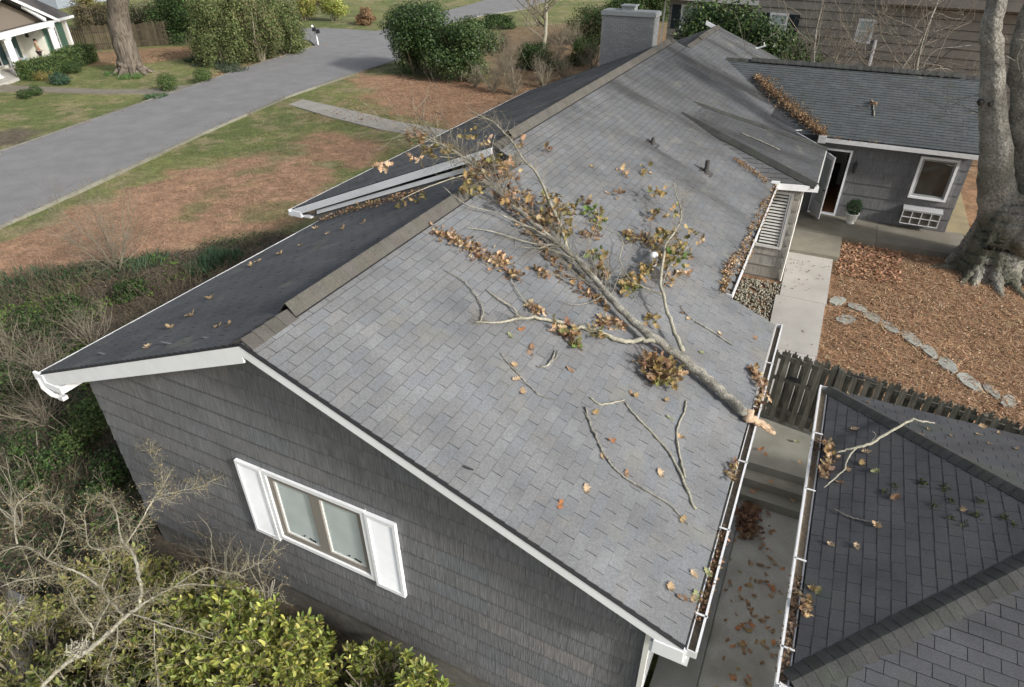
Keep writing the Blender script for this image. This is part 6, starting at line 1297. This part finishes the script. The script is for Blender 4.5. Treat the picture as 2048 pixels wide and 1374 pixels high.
b = MB(); cbox(b, 2.9, 4.2, -2.3, -1.75, 1.0, 1.08); cbox(b, 2.9, 4.2, -2.35, -2.28, 1.08, 1.75)
for s_ in (2.95, 4.15):
    cbox(b, s_-.04, s_+.04, -2.3, -2.22, .62, 1.0); cbox(b, s_-.04, s_+.04, -1.83, -1.75, .62, 1.3)
tag(b.build('porch_bench', mat('blue_grey_paint', (.42, .48, .52), .6)), 'pale blue-grey bench against the cottage porch wall', 'bench')

# ---- person standing on the porch
def skin(name, V, E, R, m, parent, sub=1):
    me = bpy.data.meshes.new(name); me.from_pydata([tuple(v) for v in V], E, []); me.materials.append(m); o = bpy.data.objects.new(name, me); place(o, parent)
    md = o.modifiers.new('skin', 'SKIN'); 
    for i, r_ in enumerate(R): me.skin_vertices[0].data[i].radius = (r_, r_) if not isinstance(r_, tuple) else r_
    me.skin_vertices[0].data[0].use_root = True
    sb_ = o.modifiers.new('sub', 'SUBSURF'); sb_.levels = sb_.render_levels = sub; o.modifiers['skin'].use_smooth_shade = True; return o
pb = Cp(3.9, -.55, .62); t = thing('person', pb, 'person in a khaki shirt and dark shorts standing on the cottage porch', 'person')
pf = ca3*.75+cn3*.66; pf /= np.linalg.norm(pf); prr = np.cross(pf, UP); K = lambda a, c, z: pb+pf*a+prr*c+UP*z
m_skin = mat('skin', (.42, .25, .17), .6); m_khaki = mat('khaki_cloth', (.36, .31, .19), .9); m_shorts = mat('dark_cloth', (.035, .028, .03), .9); m_hair = mat('black_hair', (.015, .012, .01), .7)
V = [K(0, 0, .98), K(0, 0, 1.18), K(.0, 0, 1.40), K(0, 0, 1.50), K(.02, 0, 1.60), K(.03, 0, 1.72)]; Ed = [(0, 1), (1, 2), (2, 3), (3, 4), (4, 5)]; Rr = [.13, .12, .14, .055, .085, .09]
for sg in (-1, 1):
    i0 = len(V); V += [K(0, sg*.18, 1.43), K(-.03, sg*.24, 1.18), K(.16, sg*.22, 1.0), K(.23, sg*.21, .98)]; Rr += [.055, .045, .034, .03]; Ed += [(2, i0), (i0, i0+1), (i0+1, i0+2), (i0+2, i0+3)]
    for k in range(4): j = len(V); V += [K(.30, sg*.21+(k-1.5)*.02, .97), K(.345-.01*abs(k-1.5), sg*.21+(k-1.5)*.024, .945)]; Rr += [.0095, .008]; Ed += [(i0+3, j), (j, j+1)]
    j = len(V); V += [K(.25, sg*.17, .985), K(.285, sg*.155, .975)]; Rr += [.011, .009]; Ed += [(i0+3, j), (j, j+1)]
    i0 = len(V); V += [K(0, sg*.10, .90), K(.03, sg*.11, .52), K(.0, sg*.12, .10), K(.13, sg*.13, .04)]; Rr += [.085, .06, .042, .038]; Ed += [(0, i0), (i0, i0+1), (i0+1, i0+2), (i0+2, i0+3)]
skin('body', V, Ed, Rr, m_skin, t, 2)
V = [K(0, 0, .99), K(0, 0, 1.2), K(0, 0, 1.41), K(0, .17, 1.42), K(0, -.17, 1.42), K(-.025, .235, 1.24), K(-.025, -.235, 1.24)]
skin('shirt', V, [(0, 1), (1, 2), (2, 3), (2, 4), (3, 5), (4, 6)], [.155, .145, .16, .075, .075, .065, .065], m_khaki, t, 2)
V = [K(0, 0, .98), K(0, .10, .88), K(.02, .115, .60), K(0, -.10, .88), K(.02, -.115, .60)]
skin('shorts', V, [(0, 1), (1, 2), (0, 3), (3, 4)], [.155, .11, .105, .11, .105], m_shorts, t, 2)
b = MB(); b.lathe(K(.01, 0, 1.66), [(.09, 0), (.105, .06), (.09, .12), (.03, .155)], 12); b.build('hair', m_hair, t, True)
b = MB(); b.obox(K(.115, 0, 1.665), pf, prr, UP, .03, .025, .04); b.obox(K(.11, .035, 1.69), pf, prr, UP, .012, .02, .012); b.obox(K(.11, -.035, 1.69), pf, prr, UP, .012, .02, .012); b.obox(K(.108, 0, 1.63), pf, prr, UP, .012, .05, .01); b.build('face', m_skin, t)

# ---- grey-blue house far left behind the oak
FO = PY(205, 40, 58); FO = np.array([FO[0], FO[1]]); bh = thing('blue_grey_house', (*FO, .5), 'distant blue-grey house with white eaves behind the leaning oak', 'house')
fa2, fn2 = unit((-.30, .95)), np.array([.95, .30])
def Fp(s_, n_, z): return np.array([FO[0]+fa2[0]*s_+fn2[0]*n_, FO[1]+fa2[1]*s_+fn2[1]*n_, z])
def fbox(b, s0, s1, n0, n1, z0, z1): return b.obox((Fp(s0, n0, z0)+Fp(s1, n1, z1))/2, np.array([*fa2, 0]), np.array([*fn2, 0]), UP, abs(s1-s0), abs(n1-n0), abs(z1-z0))
zb = PY(205, 35, 58)[2]; m_bluewall = mat('blue_grey_wall', (.27, .31, .36), .8, False, (3, .08))
b = MB(); fbox(b, -7, 14, -6, 0, .3, 3.9); bw2 = b.build('wall', m_bluewall, bh)
z = 1.0
while z < 3.85: b = MB(); fbox(b, -7, 14, 0, .025, z, z+.19); b.build('siding_board', m_bluewall, bw2); z += .2
b = MB(); b.add([Fp(-8, .7, 3.85), Fp(15, .7, 3.85), Fp(15, -3, 5.6), Fp(-8, -3, 5.6), Fp(-8, -6.7, 3.85), Fp(15, -6.7, 3.85)], [(0, 1, 2, 3), (3, 2, 5, 4), (0, 3, 4), (1, 5, 2), (0, 4, 5, 1)]); b.build('roof', m_dkroof, bh)
b = MB(); fbox(b, -8, 15, .68, .80, 3.72, 3.92); b.build('gutter', m_white, bh)
for s_ in (-3, .8, 5): 
    b = MB(); fbox(b, s_, s_+1.3, .03, .08, 1.7, 3.2); f = b.build('window', m_white, bh); b = MB(); fbox(b, s_+.12, s_+1.18, .082, .09, 1.82, 3.08); b.build('pane', m_glass_dk, f)

# ---- brown picket fence across the neighbour's back yard
p0, p1 = np.array(G2(150, 103)), np.array(G2(345, 88)); L = np.linalg.norm(p1-p0); a = (p1-p0)/L; f2 = thing('board_fence', (*p0, .45), 'old brown upright board fence running behind the leaning oak', 'fence'); a3 = np.array([*a, 0]); c3 = np.array([-a[1], a[0], 0])
for z in (.9, 1.8): b = MB(); b.obox(np.array([*((p0+p1)/2), z]), a3, c3, UP, L, .05, .1); b.build('rail', m_fence_br, f2)
pm = []
for i in range(4):
    b = MB(); g = .7+.25*i; b.tint = (g, g*.98, g*.9); b.prism([(-.07, -.012), (.07, -.012), (.07, .012), (-.07, .012)], 0, 1.75+.05*i); pm.append(b.mesh('fence_board', m_fence_br))
k = 0
while k*.165 < L:
    o = bpy.data.objects.new('fence_board', pm[rnd.randrange(4)]); COL.objects.link(o); o.parent = f2; q = p0+a*k*.165; o.matrix_local = Matrix.Translation(Vector((q[0]-p0[0], q[1]-p0[1], .02))) @ Matrix.Rotation(math.atan2(a[1], a[0]), 4, 'Z'); k += 1

# ---- mailbox
mp = np.array([*G2(637, 91), .5]); t = thing('mailbox', mp, 'black mailbox on a leaning white post at the street corner', 'mailbox'); tl = np.array([-.10, .0, 1.0])
b = MB(); b.tube([mp, mp+tl*1.15], .055, 8); b.tube([mp+tl*.95+[-.35, .1, 0], mp+tl*.95+[.35, -.1, 0]], .04, 6); b.build('post', m_white, t)
def mbx(c, L=.55): 
    b = MB(); pr = [(-.14, 0), (.14, 0), (.14, .18), (.09, .27), (0, .31), (-.09, .27), (-.14, .18)]; f = np.array([.55, -.83, 0]); r_ = np.array([.83, .55, 0]); n = len(pr)
    P = [c+r_*x+UP*z-f*L/2 for x, z in pr]+[c+r_*x+UP*z+f*L/2 for x, z in pr]; b.add(P, [tuple(range(n))[::-1], tuple(range(n, 2*n))]+[(i, (i+1) % n, n+(i+1) % n, n+i) for i in range(n)]); return b
mbx(mp+tl*1.13+[-.12, .02, 0], .62).build('box', m_black, t); mbx(mp+tl*1.0+[.34, -.08, 0], .45).build('paper_box', m_black, t)
b = MB(); b.lathe(mp+tl*1.13+[-.25, .0, .30], [(.09, 0), (.10, .08), (.05, .16)], 10); b.build('white_cap', m_white, t)
st = np.array([*G2(604, 101), .45]); b = MB(); b.tube([st, st+[-.05, 0, 2.4]], .035, 6); tag(b.build('wooden_stake', m_lichen), 'thin pale wooden stake at the right end of the street hedge', 'stake')

# ---- brown neighbour house behind
dB, nB = np.array([.978, -.207, 0]), np.array([-.207, -.978, 0]); BO = np.array([7.0, 34.0, 0.])
def BWp(px, py, off=0): return PP(px, py, BO+nB*off, nB)
def Bs_(p): return float((np.array(p)-BO)@dB)
brn = thing('brown_house', (7, 38, 1), 'tall taupe-brown house with wide lap siding behind the annex roof', 'house')
m_bwall = mat('brown_siding', (.31, .29, .255), .85, True, (2, .12), (10, .08))
def Bbox(b, s0, s1, n0, n1, z0, z1): c = BO+dB*(s0+s1)/2+nB*(n0+n1)/2+UP*(z0+z1)/2; return b.obox(c, dB, nB, UP, abs(s1-s0), abs(n1-n0), abs(z1-z0))
sL, sM = Bs_(BWp(1322, 40)), Bs_(BWp(1500, 40)); b = MB(); Bbox(b, sM, 12, -8, 0, .4, 9.5); Bbox(b, sL, sM, -8, -.9, .4, 7.6); bwl = b.build('wall', m_bwall, brn)
z = .6; zj = BWp(1900, 18)[2]
while z < 9.4:
    for s0, s1, n_ in ((sM, 12, 0), (sL, sM-.01, -.9)):
        if n_ < 0 and z > 7: continue
        if z > zj and n_ == 0: n_ = .0
        x = s0-rnd.uniform(0, 2)
        while x < s1:
            e0, e1 = max(x, s0), min(x+3.6, s1); x += 3.6
            if e1-e0 < .05: continue
            b = MB(); g = rnd.gauss(1, .045); b.tint = (g, g, g); c = [BO+dB*q+nB*(n_+h)+UP*zz for q, h, zz in ((e0, 0, z), (e1-.006, 0, z), (e1-.006, 0, z+.40), (e0, 0, z+.40), (e0, .045, z), (e1-.006, .045, z), (e1-.006, .006, z+.40), (e0, .006, z+.40))]
            b.add(c, [(4, 5, 6, 7), (0, 1, 5, 4), (1, 2, 6, 5), (3, 0, 4, 7)]); b.tint = (g*.28,)*3; b.add([BO+dB*q+nB*(n_+.047)+UP*zz for q, zz in ((e0, z), (e1-.006, z), (e1-.006, z+.03), (e0, z+.03))], [(0, 1, 2, 3)]); b.build('lap_board', m_bwall, bwl)  # lower strip darkened: shadow line under each lap painted in
    z += .385
sJ = Bs_(BWp(1765, 15)); b = MB(); Bbox(b, sJ, 12.3, .02, .75, zj+.12, 9.6); b.build('overhang', m_bwall, brn)
for i in range(6): b = MB(); g = .95+.02*i; b.tint = (g, g, g); Bbox(b, sJ-.02, 12.32, .75, .78, zj+.12+i*.385, zj+.12+i*.385+.36); b.build('lap_board', m_bwall, brn)
b = MB(); Bbox(b, sL-.3, sM+.3, -.9, .1, BWp(1450, 6)[2], BWp(1450, 6)[2]+.2); b.build('eave', m_pot, brn)
def bwin(x0, y0, x1, y1, off, shut, pale=True):
    p, q = BWp(x0, y1, off), BWp(x1, y0, off); s0, s1, z0, z1 = Bs_(p), Bs_(q), p[2], q[2]; z0 = BWp((x0+x1)/2, y1, off)[2]; z1 = BWp((x0+x1)/2, y0, off)[2]
    b = MB(); 
    for e in ((s0-.1, s1+.1, z1, z1+.1), (s0-.1, s1+.1, z0-.1, z0), (s0-.1, s0, z0, z1), (s1, s1+.1, z0, z1), (s0, s1, (z0+z1)/2-.03, (z0+z1)/2+.03)): Bbox(b, e[0], e[1], off+.045, off+.09, e[2], e[3])
    f = b.build('window', m_white, brn); b = MB(); Bbox(b, s0, s1, off+.045, off+.055, z0, z1); b.build('pane', mat('pale_blind_glass', (.48, .56, .56), .15, False, (2, .15), spec=.8), f)
    if shut:
        for e in ((s0-.65, s0-.12), (s1+.12, s1+.65)): b = MB(); Bbox(b, e[0], e[1], off+.045, off+.09, z0-.08, z1+.08); b.build('shutter', mat('black_shutter', (.02, .03, .035), .6), brn)
bwin(1362, 14, 1408, 56, -.9, True); bwin(1538, 30, 1575, 66, 0, True); bwin(1712, 42, 1748, 82, 0, False)
b = MB(); b.tube([BWp(1752, 80, .08), BWp(1737, 142, .08)-[0, 0, 3]], .07, 8); b.build('downspout', m_white, brn)
b = MB(); b.tube([BWp(1333, -5, -.8), BWp(1322, 62, -.8)-[0, 0, 2]], .05, 8); b.build('downspout', m_pot, brn)

# ================================================================== GROUND COVER SCATTER
rs = np.random.RandomState(55)
def straw(n, x0, x1, y0, y1, L, mask, name, label, cols, kind='pine straw', tm=None, up=.18, gc=False, z=.012):
    x = rs.uniform(x0, x1, n); y = rs.uniform(y0, y1, n); k = mask(x, y); x, y = x[k], y[k]; m_ = len(x); P = np.c_[x, y, zt(x, y)+(vnoise(x, y, .5, 5, 3)-.5)*.10+z+rs.uniform(0, .03, m_)]
    a = rs.uniform(0, 6.28, m_); D = np.c_[np.cos(a), np.sin(a), rs.normal(up*.3, up, m_)]; D /= np.linalg.norm(D, axis=1)[:, None]; S = np.cross(D, (0, 0, 1.)); S /= np.linalg.norm(S, axis=1)[:, None]
    T = ground_color(x, y)*rs.uniform(.55, 1.9, (m_, 1)) if gc else tints(m_, cols, .35, rs)
    tag(place(bpy.data.objects.new(name, scatter(name, tm or t_blade(), P, D, S, np.cross(S, D), rs.uniform(.5, 1.3, m_)*L, T, m_pine)), None), label, kind, kind='stuff')
court = lambda x, y: ~((x < 6.58) & (y < 17.6)) & (y < 17.9-(x > 9.9)*-4) & ~((x > 6.5) & (x < 10.2) & (y > 17.5))
straw(60000, 6.4, 15, 8.2, 21, .20, court, 'pine_straw', 'loose pine straw covering the courtyard', [(.36, .215, .12), (.29, .165, .09), (.44, .29, .17), (.18, .11, .065), (.52, .38, .25)])
straw(5200, 6.4, 15, 8.2, 21, .07, court, 'leaf_litter', 'small pale dead leaves in the courtyard straw', [(.50, .36, .25), (.32, .17, .10), (.42, .24, .14)], 'leaf litter', CRUM[2], z=.03)
straw(1600, 6.6, 8.3, 15.0, 17.6, .10, court, 'leaf_litter', 'oak leaves gathered beside the terrace step', [(.45, .27, .17), (.32, .17, .10)], 'leaf litter', CRUM[1], z=.03)
straw(130000, -26, -5.5, 5, 40, .15, lambda x, y: (sdf(x, y, bank_poly) > .3) & (sdf(x, y, road) > .2) & ~((x > -6.2) & (y > 7)) & (sdf(x, y, fw) > .1), 'grass', 'mixed short grass and pine straw on the front lawn', None, 'grass', gc=True, up=.5)
straw(50000, -48, -29, 12, 42, .14, lambda x, y: (sdf(x, y, road) > .3), 'grass', 'short grass on the neighbour lawn across the street', None, 'grass', gc=True, up=.6)
straw(9000, -46, -33, 26, 50, .12, lambda x, y: (sdf(x, y, bed_poly) < .3) | (sdf(x, y, litter_poly) < .3), 'leaf_litter', 'pale fallen leaves under the street hedge', [(.42, .28, .17), (.30, .19, .12), (.5, .38, .24)], 'leaf litter', CRUM[2], z=.03)
rs2 = rs
xr = rs.uniform(-36, -20, 60000); yr = rs.uniform(4, 44, 60000); dr_ = sdf(xr, yr, road); kr_ = (dr_ < .05) & (dr_ > -.9) & (rs.rand(60000) < np.exp(dr_*4.5)*.55); xr, yr = xr[kr_], yr[kr_]; m_ = len(xr); X, Y, Z = frames(m_, None, .3, rs)
tag(place(bpy.data.objects.new('leaf_litter', scatter('leaf_litter', CRUM[3], np.c_[xr, yr, np.full(m_, .556)], X, Y, Z, rs.uniform(.05, .11, m_), tints(m_, [(.30, .20, .12), (.20, .14, .09), (.36, .28, .18)], .3, rs), m_leaf)), None), 'dead leaves and grit blown along the street edges', 'leaf litter', kind='stuff')
straw(7000, -22, -8, 24, 38, .09, lambda x, y: (x+y*.3) > -30, 'leaf_litter', 'scattered dead leaves on the lawn below the laurels', [(.36, .22, .13), (.25, .15, .09)], 'leaf litter', CRUM[0], z=.02)
straw(170, 5.25, 6.45, 8.2, 15.8, .06, lambda x, y: (y > 13.5) | (rs.rand(len(x)) < .12), 'leaf_litter', 'dark leaf crumbs on the pale upper walk', [(.12, .09, .06), (.25, .17, .11)], 'leaf litter', CRUM[2], z=.06)
